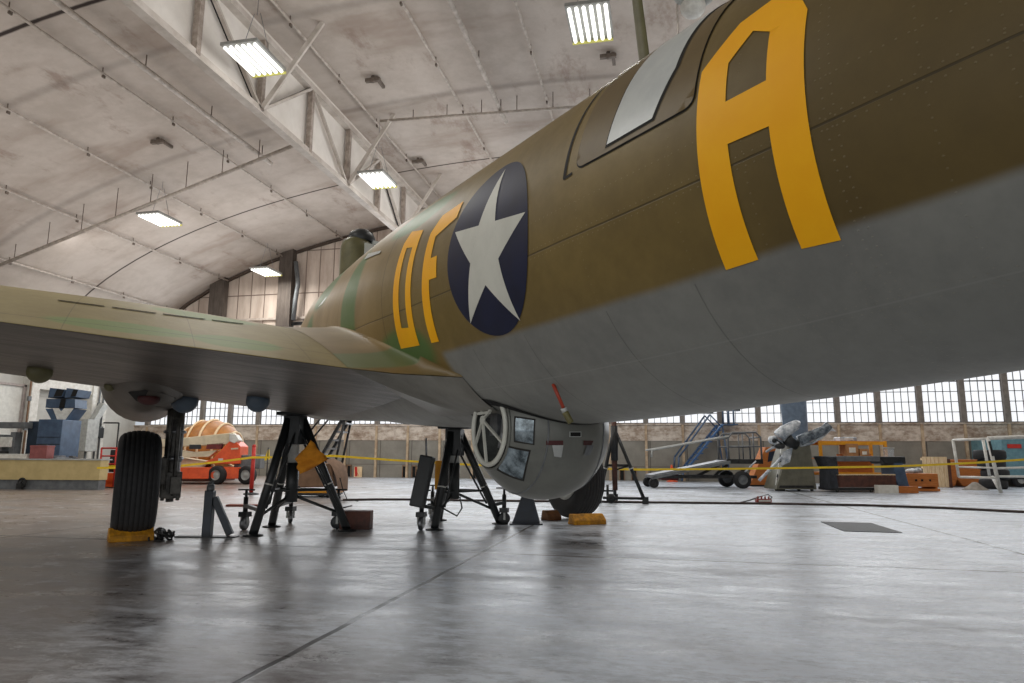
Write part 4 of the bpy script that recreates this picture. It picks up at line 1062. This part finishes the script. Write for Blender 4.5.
for x0, x1 in ((40, 54), (57, 68)):
    hd = MB().poly([(xm(x0), -.1, zm(400)), (xm(x1), -.1, zm(399)), (xm(x1+2), -.1, zm(391.5)), (xm(x0+1), -.1, zm(390))], (0, .9, 0)).build('hood', 'blue', t)
    MB().poly([(xm(x0+6), -.11, zm(399)), (xm(x1), -.11, zm(398.4)), (xm(x1+2), -.11, zm(392.2)), (xm(x0+8.5), -.11, zm(391.2))], (0, -.01, 0)).build('hood_opening', 'dark', hd)
# left wall details: pilasters, lintel, recessed bay, white panel door
wtm = plain('white_column', (224, 222, 216), (200, 198, 190), .6)
def wl_y(px): return atx(px, 430, XL+.25).y
for nm, a, b in (('trim_80', 22.5, 30.5), ('trim_81', 85, 100)):
    y0, y1 = wl_y(a), wl_y(b); struct(MB().box((XL+.25, (y0+y1)/2, 3.6), (.5, y1-y0, 7.2)).build(nm, wtm))
y0, y1 = wl_y(30), wl_y(87); struct(MB().box((XL+.2, (y0+y1)/2, 4.15), (.5, y1-y0, .55)).build('trim_82', wtm))
y0, y1 = wl_y(-12), wl_y(21); dr = struct(MB().box((XL+.06, (y0+y1)/2, 2.5), (.14, y1-y0, 2.9)).build('door_1', plain('door_white', (226, 226, 220), (208, 208, 202), .6)))
mb = MB(); mb.box((XL+.12, (y0+y1)/2, 3.98), (.2, y1-y0+.2, .1)); mb.box((XL+.12, y1, 2.5), (.2, .12, 3.0)); mb.box((XL+.12, (y0+y1)/2, 1.05), (.2, y1-y0+.2, .1)); mb.build('door_frame', plain('door_frame_pinkish', (176, 166, 162), (150, 140, 136), .6), dr)
for px, lab in ((19.5, 'thin brown pipe on the left wall beside the white panel'), (91, 'thin pipe with boxes on the left white column'), (95, 'second thin pipe on the left white column')):
    y = wl_y(px); t = thing('wall_pipe', lab, 'pipe', (XL+.56, y, 0), 0, 'thin pipes on the left wall')
    MB().cyl((0, 0, .4), (0, 0, 6.5), .04, 8).build('pipe', 'brownsheet' if px < 80 else 'grey', t); MB().box((0, 0, 2.2), (.12, .2, .34)).box((0, 0, 3.4), (.1, .14, .2)).build('junction_box', 'grey', t)
# railing right of the white columns
ro = aty(100, 480, 29.5); ro.z = 0
t = thing('pipe_railing', 'thin grey pipe railing before the beige wall at left', 'railing', (ro.x, ro.y, 0), 0)
A, B = aty(88, 422.5, 29.5)-Vector((ro.x, ro.y, 0)), aty(119, 423, 29.5)-Vector((ro.x, ro.y, 0))
MB().cyl(A, B, .035, 8).cyl(B, Vector((B.x, B.y, 0)), .035, 8).cyl(A, Vector((A.x, A.y, 0)), .035, 8).build('rail', 'dkmetal', t)
t = thing('wall_box', 'black electrical box on the left white column', 'box', (XL+.6, wl_y(92.5), 2.05), 0)
MB().box((0, 0, 0), (.2, .5, .5)).build('box', 'black', t, .02); MB().cyl((0, 0, .25), (0, 0, .9), .03, 8).build('conduit', 'grey', t)
t = thing('air_duct', 'grey duct hanging in the recess behind the blue machine', 'duct', (XL+.9, wl_y(76), 0), 0)
MB().box((0, 0, 1.9), (.6, .7, 1.5)).build('duct', 'ltgrey', t, .02); MB().bar((0, .3, 2.6), (0, .8, 3.4), .3, .3).build('elbow', 'ltgrey', t); MB().cyl((0, 0, 0), (0, 0, 1.2), .05, 8).build('leg', 'grey', t)

# ------------------------------------------------------------------ right background
# wheeled maintenance stand (sloping boom with railed platform)
lo_ = fl(742, 488.5); lw = (lo_-CAM).dot(CF)
ld = thing('maintenance_stand', 'long grey wheeled stand with sloping boom and railed platform', 'stand', lo_, YAW)
def lp(px, py, d=0): p = at(px, py, lw)-lo_; q = RZ(-YAW) @ p; return Vector((q.x, d, max(.02, q.z)))
for d in (0, 1.1):
    MB().bar(lp(655, 477, d), lp(757, 477, d), .10, .14, (0, 1, 0)).build('chassis_rail', 'dkmetal', ld)
    MB().bar(lp(652, 478, d), lp(731, 462, d), .10, .22, (0, 1, 0)).build('boom_rail', 'grey', ld)
MB().poly([lp(652, 475, .02), lp(731, 459.5, .02), lp(731, 461.5, .02), lp(652, 478, .02)], (0, 1.1, 0)).build('deck', 'steel', ld)
MB().box((lp(746, 461).x, .55, lp(746, 461.5).z), (36*lw/FPX, 1.25, .16)).build('platform', 'dkmetal', ld)
mb = MB()
for d in (0, 1.15):
    mb.tube([lp(730, 461, d), lp(730.5, 438, d), lp(735, 432.5, d), lp(759, 432, d), lp(763.5, 437, d), lp(763.5, 461, d)], .035, 8)
    mb.cyl(lp(730.5, 446.5, d), lp(763.5, 446.5, d), .028, 8); mb.cyl(lp(741, 432.5, d), lp(741, 461, d), .02, 6)
    mb.cyl(lp(756, 432.5, d), lp(756, 461, d), .025, 6)
mb.cyl(lp(763.5, 437), lp(763.5, 437, 1.15), .03, 8); mb.cyl(lp(730.5, 438), lp(730.5, 438, 1.15), .03, 8)
mb.build('guard_rail', 'grey', ld)
MB().cyl(lp(653, 450), lp(733, 436), .03, 8).cyl(lp(653, 450), lp(652.5, 457), .028, 8).cyl(lp(653, 450, 1.1), lp(733, 436, 1.1), .03, 8).build('long_handrail', 'ltgrey', ld)
for px, R in ((742, .30), (737.5, .30)):
    for d in ((-.08,) if px == 742 else (1.2,)): q = lp(px, 480); wheel(ld, (q.x, d, .30), .30, .18, (0, 1, 0), 'wheel', 'grey')
for d in (0, 1.1): q = lp(654, 484); wheel(ld, (q.x, d, .17), .17, .12, (0, 1, 0), 'front_wheel', 'dkmetal')
MB().bar(lp(700, 477, .5), lp(725, 465, .5), .09).bar(lp(718, 477, .5), lp(733, 465, .5), .09).build('lift_strut', 'dkmetal', ld)
MB().box(lp(672, 477.5, .5), (.6, .5, .2)).build('hydraulic_box', 'redseat', ld, .02)
# blue ladder leaning behind
la = fl(690, 482.5); la_w = (la-CAM).dot(CF); t = thing('step_ladder', 'tall blue stepped ladder stand behind the wheeled grey stand', 'ladder', la, YAW)
def ap_(px, py, d=0): p = at(px, py, la_w)-la; q = RZ(-YAW) @ p; return Vector((q.x, d, max(0, q.z)))
for d in (0, .8):
    MB().bar(ap_(685, 472, d), ap_(725, 424, d), .07, .18, (0, 1, 0)).build('stringer', 'blueladder', t)
    MB().cyl(ap_(680, 457, d), ap_(713, 414, d), .04, 8).cyl(ap_(679, 468, d), ap_(680, 457, d), .04, 8).cyl(ap_(713, 414, d), ap_(724, 426, d), .03, 8).build('handrail', 'blue', t)
    MB().cyl(ap_(682, 481, d), ap_(684, 470, d), .05, 8).cyl(ap_(731, 481, d), ap_(725, 424, d), .04, 8).build('leg', 'blue', t)
    MB().cyl(ap_(732, 424, d), ap_(732, 404, d), .04, 8).cyl(ap_(737, 424, d), ap_(737, 404, d), .04, 8).build('upright', 'blue', t)
for k in range(8): q = ap_(686+39*k/8, 471-47*k/8); MB().box((q.x+.05, .4, q.z), (.24, .8, .05)).build('step', 'blueladder', t)
MB().box((ap_(734, 424).x, .4, ap_(734, 424).z), (.6, .85, .06)).build('platform', 'blue', t)
MB().box((ap_(740, 408).x, .4, ap_(740, 408).z), (.5, .4, .16)).box((ap_(715, 411).x, .4, ap_(715, 411).z), (.3, .3, .14)).build('lamp_head', 'dkblue', t)
# orange traffic cone
q = aty(672, 478, 31.5); q.z = 0; t = thing('traffic_cone', 'small orange traffic cone behind the wheeled grey stand', 'cone', q, 0)
MB().lathe([(.2, .03), (.16, .05), (.04, .72), (0, .73)], (0, 0, 0), (0, 0, 1), 20).build('cone', 'orange', t); MB().box((0, 0, .02), (.46, .46, .04)).build('base', 'orange', t)
# tapered grey cabinet
cb = fl(796, 491.5); cbw = (cb-CAM).dot(CF); cab = thing('metal_cabinet', 'tapered grey green metal cabinet on small casters before the post', 'cabinet', cb, YAW)
def qp(px, py, d=0): p = at(px, py, cbw)-cb; q = RZ(-YAW) @ p; return Vector((q.x, d, max(.02, q.z)))
MB().poly([qp(776, 489.5), qp(817, 489.5), qp(813, 442), qp(794, 441)], (0, 1.1, 0)).build('body', 'cabgrey', cab, .015)
for px in (779, 801, 814):
    MB().cyl(qp(px, 489.5, .15), Vector((qp(px, 489, 0).x, .15, .01)), .05, 10).build('caster', 'black', cab)
MB().poly([qp(779, 488, -.012), qp(814.5, 488, -.012), qp(813.8, 485.5, -.012), qp(780, 485.5, -.012)], (0, .01, 0)).build('kick_strip', 'dkmetal', cab)
# black and white panel and orange cabinet left of it
o_ = fl(769, 491); ow = (o_-CAM).dot(CF)
t = thing('striped_panel', 'black and white streaked panel leaning on the tapered cabinet', 'panel', o_ + Vector((-.05, -.12, 0)), YAW)
def rp_(px, py, d=0): p = at(px, py, ow)-o_; q = RZ(-YAW) @ p; return Vector((q.x, d, max(0.01, q.z)))
sm_ = M('black_white_streaks', .4); oo = sm_.obj(); nn = sm_.noise(oo, 3.2, 3, .5, (1, 1, .8)); sm_.color(sm_.mix(nn.step(.47, .52), (222, 222, 216), (24, 26, 28)))
MB().poly([rp_(776, 492), rp_(786, 492), rp_(793, 446), rp_(786, 444)], (0, .06, 0)).build('panel', sm_.m, t); MB().poly([rp_(785, 462, -.01), rp_(790, 462, -.01), rp_(790, 469, -.01), rp_(784, 469, -.01)], (0, .01, 0)).build('black_patch', 'black', t)
o_ = fl(757, 486.5); ow = (o_-CAM).dot(CF); t = thing('orange_cabinet', 'orange wooden cabinet leaning left of the black and white panel', 'cabinet', o_, YAW)
MB().poly([rp_(750, 485), rp_(767, 485), rp_(782, 447), rp_(768, 447)], (0, .6, 0)).build('body', 'ocwood', t, .01); MB().poly([rp_(748, 487), rp_(768, 487), rp_(768, 485), rp_(748, 485)], (0, .7, 0)).build('base', 'black', t); MB().poly([rp_(771, 452, -.01), rp_(781, 450, -.01), rp_(778, 460, -.01), rp_(769, 462, -.01)], (0, .01, 0)).build('dark_opening', 'dkblue', t)
# blue grey post
bpo = fl(800, 490); bpo = Vector((bpo.x+.1, bpo.y+1.6, 0)); pw_ = (bpo-CAM).dot(CF)
t = thing('tall_post', 'broad blue grey post rising behind the wrapped propeller', 'post', bpo, YAW)
pc0 = RZ(-YAW) @ (at(799.5, 455, pw_)-bpo)
hh = 1.06 + (455.6-372)*pw_/FPX
rows = []
for z, w in ((.0, 18), (1.4, 22), (1.9, 25), (hh, 29)):
    k = pw_/FPX*w/2; dx = pc0.x - (.06 if z > 2 else 0); rows.append([Vector((dx + k*cos(2*PI*j/16), .18*sin(2*PI*j/16), z)) for j in range(16)])
MB().grid(rows, True, True).build('post', 'post', t); MB().box((pc0.x, 0, .03), (.9, .7, .06)).build('base_plate', 'grey', t)
# wrapped propeller on top
wp = at(772, 441, cbw-.15)
t = thing('wrapped_propeller', 'propeller parts wrapped in shiny plastic lying across the grey cabinet', 'propeller', wp, 0)
def tp(px, py, d=0.0): return at(px, py, cbw-.15+d)-wp
def limb(pts, r0, r1, name, mat, par):
    ob = MB().tube([tp(*p) for p in pts], r0, 14, True, r1).build(name, mat, par); return ob
b1 = limb([(779, 437), (785, 431), (792, 427), (797, 424.5), (798.5, 425)], .22, .13, 'blade', 'foil', t)
b2 = limb([(799, 441), (806, 437.5), (815, 434), (824, 430), (829, 425)], .17, .13, 'blade', 'darkwrap', t)
MB().tube([tp(800, 445), tp(812, 443), tp(822, 437), tp(828, 432)], .06, 8, True, .03).build('plastic_fold', 'foil', b2)
MB().poly([tp(829, 424), tp(836, 431.5), tp(831, 431), tp(827, 434)], (0, .05, 0)).build('plastic_fold', 'foil', b2)
MB().ball(tp(773, 440), .15, 1, 1, 1).ball(tp(778, 444), .16).build('hub_wrap', 'foil', t)
MB().ball(tp(774, 440.5, -.1), .08).ball(tp(780, 446, -.1), .13, 1.2, 1, .8).build('hub', 'black', t)
limb([(786, 438), (790, 442), (797, 446)], .20, .14, 'dark_boot', 'black', t)
MB().tube([tp(766, 452), tp(772, 448), tp(780, 446)], .04, 8).tube([tp(745, 472, .3), tp(756, 461, .3)], .025, 6).tube([tp(759, 480.5, .1), tp(775, 464.5, .1), tp(789, 450, .1)], .05, 8).build('wrapped_tube', 'foil', t)
MB().poly([tp(783, 452, -.05), tp(793, 447, -.05), tp(790, 462, -.05), tp(781, 466, -.05)], (0, .06, 0)).build('plastic_sheet', 'foil', t)
# yellow shelving rack
rk = fl(852, 489.5); rkw = (rk-CAM).dot(CF)+.6; rk = at(852, 455.6, rkw); rk.z = 0
rack = thing('shelving_rack', 'yellow steel shelving rack with boxes on it at right', 'rack', rk, YAW)
def yp(px, py, d=0): p = at(px, py, rkw)-rk; q = RZ(-YAW) @ p; return Vector((q.x, d, max(0, q.z)))
for px in (821, 886):
    for d in (0, 1.0): q = yp(px, 441); MB().box((q.x, d, q.z/2), (.09, .09, q.z)).build('upright', 'yellow', rack)
for d in (0, 1.0):
    for py in (443, 474): q = yp(853.5, py); MB().box((q.x, d, q.z), (66*rkw/FPX, .08, .12)).build('beam', 'yellow', rack)
for py in (441.5, 473): q = yp(850, py); MB().box((q.x, .5, q.z), (61*rkw/FPX, 1.0, .04)).build('shelf', 'ocwood', rack)
MB().box((yp(858, 465).x, .3, yp(858, 465).z), (34*rkw/FPX, .1, .75)).build('back_board', 'ocwood', rack)
def on_rack(name, lab, cat, px, py, w, h, mat, d=.5, extra=None):
    q = yp(px, py); P_ = rk + RZ(YAW) @ Vector((q.x, d, q.z)); t = thing(name, lab, cat, P_, YAW)
    MB().box((0, 0, h/2), (w, .5, h)).build('body', mat, t, .02); 
    MB().box((0, -.255, h*.55), (w*.5, .012, h*.35)).build('flap', 'paper' if mat != 'paper' else 'palewood', t); return t
MT['cardb'] = plain('cardboard', (176, 128, 84), (150, 104, 64), .8)
on_rack('cardboard_box', 'tall cardboard box on the middle of the yellow rack', 'box', 852, 458, .45, .5, 'cardb', .2)
on_rack('cardboard_box', 'small cardboard box right of the tall box on the yellow rack', 'box', 864, 458, .32, .32, 'cardb', .2)
on_rack('white_bundle', 'white plastic bundle on the top shelf of the yellow rack', 'bundle', 852, 441, .62, .14, 'foil', .4)
q = yp(850, 458); MB().box((q.x, .35, q.z-.02), (61*rkw/FPX, .7, .04)).build('shelf', 'ocwood', rack)
# dark upholstered frame cart
fr = fl(864, 492); frw = (fr-CAM).dot(CF)-.1; fr = at(864, 455.6, frw); fr.z = 0
dark = plain('dark_padding', (52, 56, 64), (36, 38, 44), .8, scale=5); MT['padding'] = dark
t = thing('padded_cart', 'dark padded wheeled frame cart with red brown panel inside', 'cart', fr, YAW)
def dp(px, py, d=0): p = at(px, py, frw)-fr; q = RZ(-YAW) @ p; return Vector((q.x, d, max(.02, q.z)))
MB().poly([dp(824, 456.5), dp(837, 456.5), dp(838, 486), dp(833, 489.5), dp(828, 489), dp(829, 470)], (0, .8, 0)).build('side_pad', 'padding', t, .02)
MB().poly([dp(893, 462), dp(902, 460), dp(907, 488), dp(897, 489), dp(893, 478)], (0, .8, 0)).build('side_pad', 'blue', t, .02)
MB().poly([dp(824, 456), dp(880, 456), dp(880, 461.5), dp(836, 461.5)], (0, .9, 0)).build('top_pad', 'grey', t, .02); MB().poly([dp(879, 456.5), dp(905.5, 456.5), dp(905.5, 464), dp(885, 464)], (0, .9, 0)).build('armrest_pad', 'black', t, .03)
MB().poly([dp(835, 475), dp(894, 475), dp(894, 487), dp(836, 487)], (0, .1, 0)).build('front_panel', 'redwood', t); MB().poly([dp(835, 474), dp(894, 474), dp(894, 475.5), dp(835, 475.5)], (0, .12, 0)).build('panel_trim', 'palewood', t)
MB().poly([dp(829, 487.5), dp(906, 487.5), dp(906, 490.5), dp(829, 490.5)], (0, .95, 0)).build('base_frame', 'black', t)
for px in (836, 870, 898): q = dp(px, 491); wheel(t, (q.x, .1, .05), .05, .06, (0, 1, 0), 'caster')
fr2 = Vector(fr); q = dp(888, 490.5); P_ = fr + RZ(YAW) @ Vector((q.x, -.30, 0)); 
t2 = thing('flat_carton', 'long white and orange carton lying before the padded cart', 'carton', P_ , YAW)
MB().box((-.3, 0, .12), (.62, .25, .24)).build('white_carton', 'paper', t2); MB().box((.32, .0, .11), (.6, .25, .2)).build('orange_carton', 'ocwood', t2); 
# orange wooden crate
cr = fl(923, 491.5); cw_ = (cr-CAM).dot(CF); kc = cw_/FPX; t = thing('wooden_crate', 'orange brown wooden crate with a slatted base right of the padded cart', 'crate', cr, YAW)
MB().box((0, .4, .10+8*kc/1.0), (33*kc, .8, 13*kc)).build('body', 'ocwood', t, .01); MB().box((0, .4, .05), (34*kc, .85, .08)).box((-14*kc, .4, .11), (2*kc, .8, .08)).box((14*kc, .4, .11), (2*kc, .8, .08)).build('skid', 'ocwood', t)
MB().box((-6*kc, -.01, 11*kc), (2*kc, .02, 2*kc)).box((0, -.01, 11*kc), (2*kc, .02, 2*kc)).box((8*kc, -.01, 11*kc), (1.5*kc, .02, 2*kc)).build('hand_hole', 'dark', t)
P_ = cr + RZ(YAW) @ Vector((-2*kc, .4, .10+14.5*kc)); t = thing('plastic_bundle', 'crumpled clear plastic bundle on top of the orange crate', 'bundle', P_, 0)
MB().ball((0, 0, .07), .1, 2.2, 1.4, .9).build('wrap', 'foil', t); MB().ball((.18, 0, .1), .08, 1.4, 1, 1.1).build('fold', 'foil', t)
P_ = cr + RZ(YAW) @ Vector((-13*kc, 1.1, 0)); t = thing('glass_panel', 'pale green glass panel standing behind the orange crate', 'panel', P_, YAW)
MB().box((0, 0, .75), (.34, .04, 1.3)).build('pane', 'clear', t); MB().box((0, 0, .06), (.4, .12, .12)).build('foot', 'ltgrey', t); MB().box((0, 0, 1.42), (.4, .06, .05)).build('top_edge', 'ltgrey', t)
# pale pallet leaning upright
pl = fl(937, 487.5); plw = (pl-CAM).dot(CF); kq = plw/FPX; t = thing('pallet', 'pale wooden pallet standing upright left of the orange rolls', 'pallet', pl, YAW)
for k in range(6): MB().box(((-10.5+4.2*k)*kq, 0, 15.3*kq), (3.6*kq, .03, 30*kq)).build('slat', 'palewood', t)
for z in (4, 20, 28): MB().box((0, .06, z*kq), (25*kq, .09, 2.5*kq)).build('stringer', 'palewood', t)
MB().box((13*kq, .02, 14*kq), (1.5*kq, .3, 28*kq)).build('end_board', 'redwood', t)
# orange rolls (wrapped drums with tapered foot)
for px, wpx, lab in ((957, 14, 'narrow orange wrapped bale right of the pale pallet'), (976.5, 27, 'wide orange wrapped bale inside the white pipe frame')):
    q = fl(px, 487.5); qw = (q-CAM).dot(CF); k = qw/FPX; t = thing('wrapped_bale', lab, 'bale', q + Vector((0, .5, 0)), YAW, 'orange wrapped bales')
    a = wpx*k/2; MB().poly([(-a*.55, 0, .02), (a*.55, 0, .02), (a*.95, 0, 7*k), (a, 0, 12*k), (a, 0, 27.5*k), (-a, 0, 27.5*k), (-a, 0, 12*k), (-a*.95, 0, 7*k)], (0, .9, 0)).build('wrap', 'ocwood', t, .03)
    MB().box((0, -.005, 24*k), (2*a*1.01, .02, .05)).build('strap', 'palewood', t)
# stack of black tyres and cushions
ty = fl(1003, 489.5); tyw = (ty-CAM).dot(CF); k = tyw/FPX
for i in range(4):
    R = (12.5 if i < 3 else 14.5)*k; h = 9.8*k
    o = MB().lathe([(R*.5, 0), (R*.9, 0), (R, h*.2), (R, h*.8), (R*.9, h), (R*.5, h), (R*.45, h*.5), (R*.5, 0)], (0, 0, 0), (0, 0, 1), 32).build('black_tire', 'rubber'); 
    o.location = ty + Vector(((.05 if i % 2 else -.04) - (.12 if i == 3 else 0), .6, h*i)); tag(o, 'black tire in the stack behind the white pipe frame, ' + ('lowest', 'second from the floor', 'third from the floor', 'topmost')[i], 'tire', 'black tires stacked behind the white frame')
# white pipe frame
w0 = fl(1001, 494); ww_ = (w0-CAM).dot(CF); wfr = thing('pipe_barrier', 'white pipe frame barrier at the right edge before the black tires', 'frame', w0, YAW)
def vp(px, py, d=0): p = at(px, py, ww_+d)-w0; q = RZ(-YAW) @ p; return Vector((q.x, d, max(.0, q.z)))
for a_, b_, r_ in ((vp(960, 477, 1.2), vp(958, 440, 1.2), .045), (vp(991, 476, 1.2), vp(988.5, 440, 1.2), .045), (vp(1001, 493), vp(994, 438), .055), (vp(1050, 493), vp(1045, 434), .055)): MB().cyl(a_, b_, r_, 8).build('post', 'white', wfr)
MB().cyl(vp(958, 440, 1.2), vp(994, 438.5), .04, 8).cyl(vp(994, 438), vp(1050, 436), .06, 8).build('top_rail', 'white', wfr)
MB().cyl(vp(960, 477, 1.2), vp(998, 478), .04, 8).cyl(vp(960, 467, 1.2), vp(997, 468), .03, 8).cyl(vp(998, 468.5), vp(1050, 467), .035, 8).cyl(vp(998, 476.5), vp(1050, 477), .035, 8).cyl(vp(994, 477, .5), vp(1000, 490), .05, 8).build('cross_rail', 'white', wfr)
MB().bar(vp(995, 441, -.04), vp(997, 456, -.04), .06, .05, (0, 1, 0)).build('black_strap', 'black', wfr)
# teal truck box with red sign
tq = fl(1020, 485); tq = at(1020, 455.6, tyw+2.2); tq.z = 0; twd = (tq-CAM).dot(CF); k = twd/FPX
t = thing('teal_trailer', 'teal box trailer behind the tires at the right edge', 'trailer', tq, YAW)
MB().box((10*k, 1.0, 1.15), (54*k, 2.0, 1.5)).build('body', 'teal', t, .03); MB().box((-5*k, -.02, 1.06+13*k), (14*k, .02, 4*k)).build('red_sign', 'red', t); MB().box((10*k, 1, .36), (50*k, 1.9, .12)).build('chassis', 'black', t)
for px in (0, 22): wheel(t, (px*k, .15, .3), .3, .2, (0, 1, 0))
# crumpled grey tarp by the frame foot
q = fl(986, 491); t = tag(MB().lathe([(0, .30), (.12, .28), (.3, .16), (.55, .03), (.62, 0), (0, 0)], (0, 0, 0), (0, 0, 1), 14).build('grey_tarp', plain('tarp_grey', (150, 144, 134), (120, 114, 106), .9, scale=4)), 'grey crumpled tarp heap on the floor at the foot of the white frame', 'tarp'); t.location = q + Vector((0, .8, 0)); t.scale = (.7, .6, .9)
# ------------------------------------------------------------------ tape, hoses, power box
def ribbon(pts, h):
    rows = [[Vector(p)-Vector((0, 0, h/2)), Vector(p)+Vector((0, 0, h/2))] for p in pts]; return rows
def sag(a, b, n=8, s=.04): return [a.lerp(b, i/n) - Vector((0, 0, s*sin(PI*i/n))) for i in range(n+1)]
tape = MB()
pa_ = [at(97, 468, 18.6), at(183, 465.5, 18.4), rp + Vector((0, -.07, .98)), at(334, 455.8, 19.0), at(476, 465, 19.5), at(640, 469.5, 19.6), at(850, 467, 19.4), at(927, 465, 19.0), at(1024, 459.5, 18.4), at(1070, 456, 18)]
pts = []
for i in range(len(pa_)-1): pts += sag(pa_[i], pa_[i+1], 5, .012)
tape.grid(ribbon(pts, .055), False); ob = tape.build('barrier_tape', 'tape'); tag(ob, 'yellow barrier tape stretched across the hangar behind the aircraft', 'tape')
so_ = ob.modifiers.new('thick', 'SOLIDIFY'); so_.thickness = .006
hp = [fl(x, y, .02) for x, y in ((343, 500), (375, 499.4), (414, 499.5), (470, 500.5), (560, 501.4), (647, 502.3), (755, 503.5), (862, 505.2), (945, 508), (1024, 512), (1090, 517))]
tag(MB().tube(hp, .028, 8).build('air_hose', 'hose'), 'dark brown hose lying across the floor to the right edge', 'hose')
cb_ = [fl(x, y, .012) for x, y in ((334, 505), (342, 508), (352, 505.5), (358, 501), (350, 499.5), (338, 501))]
up_ = [at(340, 478, 15.2), at(343, 490, 15.3)]
tag(MB().tube(up_ + [fl(347, 499, .02)] + cb_[3:] + cb_[:3], .012, 6).build('loose_cable', 'cable'), 'thin black cable looping down beside the draped cart', 'cable')
tag(MB().tube([fl(x, y, .014) for x, y in ((738, 503.2), (750, 500), (760, 496.5), (768, 494.5), (772, 497), (769, 500))], .014, 6).build('power_cable', 'cable'), 'thin black cable running to the red power box', 'cable')
MT['powred'] = plain('dull_red', (150, 52, 46), (120, 40, 36), .5)
pb = fl(765, 503); t = thing('power_box', 'small red and white power strip box on the floor', 'box', pb, YAW)
k = 16.4/FPX; MB().box((0, .1, .045), (15*k, .14, .09)).build('body', 'powred', t, .01)
for i in range(4): MB().cyl(((-5.5+3.7*i)*k, .1, .08), ((-5.5+3.7*i)*k, .1, .15), .022, 8).build('plug', 'pink', t)
MB().box((0, .005, .05), (12*k, .01, .04)).build('label_strip', 'white', t)

# ------------------------------------------------------------------ light
w = bpy.data.worlds.new('World'); SC.world = w; w.use_nodes = True
bgn = w.node_tree.nodes['Background']; bgn.inputs[0].default_value = (.86, .93, 1.0, 1); bgn.inputs[1].default_value = .55
def area(name, loc, rot, sx, sy, e, c=(1, 1, 1)):
    l = bpy.data.lights.new(name, 'AREA'); l.shape = 'RECTANGLE'; l.size = sx; l.size_y = sy; l.energy = e; l.color = c
    o = bpy.data.objects.new(name, l); COL.objects.link(o); o.location = loc; o.rotation_euler = rot; return o
area('window_daylight', (-3, YF-.4, 5.2), (radians(-90), 0, 0), 44, 5, 1500, (.92, .96, 1.0))
area('door_daylight', (-4, YB-.5, 5.0), (radians(90), 0, 0), 40, 9, 1000, (1, .97, .92))
for loc in ((-9.65, 14.2, 10.3), (-9.65, 22, 10.3), (-18.8, 22.35, 9.95), (-19, 30.2, 9.95), (-1.3, 14.4, 10.7), (-18.8, 7, 10), (-9.65, 5, 10.3)):
    area('lamp_light', loc, (0, 0, 0), 1, 1.3, 200, (1, .98, .93))
area('ceiling_fill', (-18, 17, 6.5), (radians(180), 0, 0), 10, 22, 270, (1, .96, .92))  # added upward fill areas that brighten the vault, no fixtures there
area('ceiling_fill', (9, 18, 6.5), (radians(180), 0, 0), 12, 22, 380, (1, .97, .94))
area('ceiling_fill', (-6, 2, 6.5), (radians(180), 0, 0), 26, 8, 200, (1, .97, .94))
area('belly_fill', (-2.5, 8.0, .06), (radians(180), 0, 0), 13, 9, 50, (1, .97, .93))  # unseen upward fill added to lift the belly and wing underside
area('truss_fill', (-5.0, 17, 9.3), (0, radians(90), 0), 2, 24, 330, (1, .97, .94))  # fill added to whiten the truss sheathing, no fixture behind it
area('wall_fill', (-4, 22.5, 9.0), (radians(58), 0, 0), 40, 2, 620, (1, .97, .93))  # added fill brightening the far wall and gable, no fixture modelled
SC.view_settings.view_transform = 'Standard'; SC.view_settings.look = 'None'; SC.view_settings.exposure = .14; SC.view_settings.gamma = 1
SC.cycles.use_denoising = True
SC.cycles.max_bounces = 6; SC.cycles.diffuse_bounces = 4; SC.cycles.glossy_bounces = 3; SC.cycles.transmission_bounces = 4
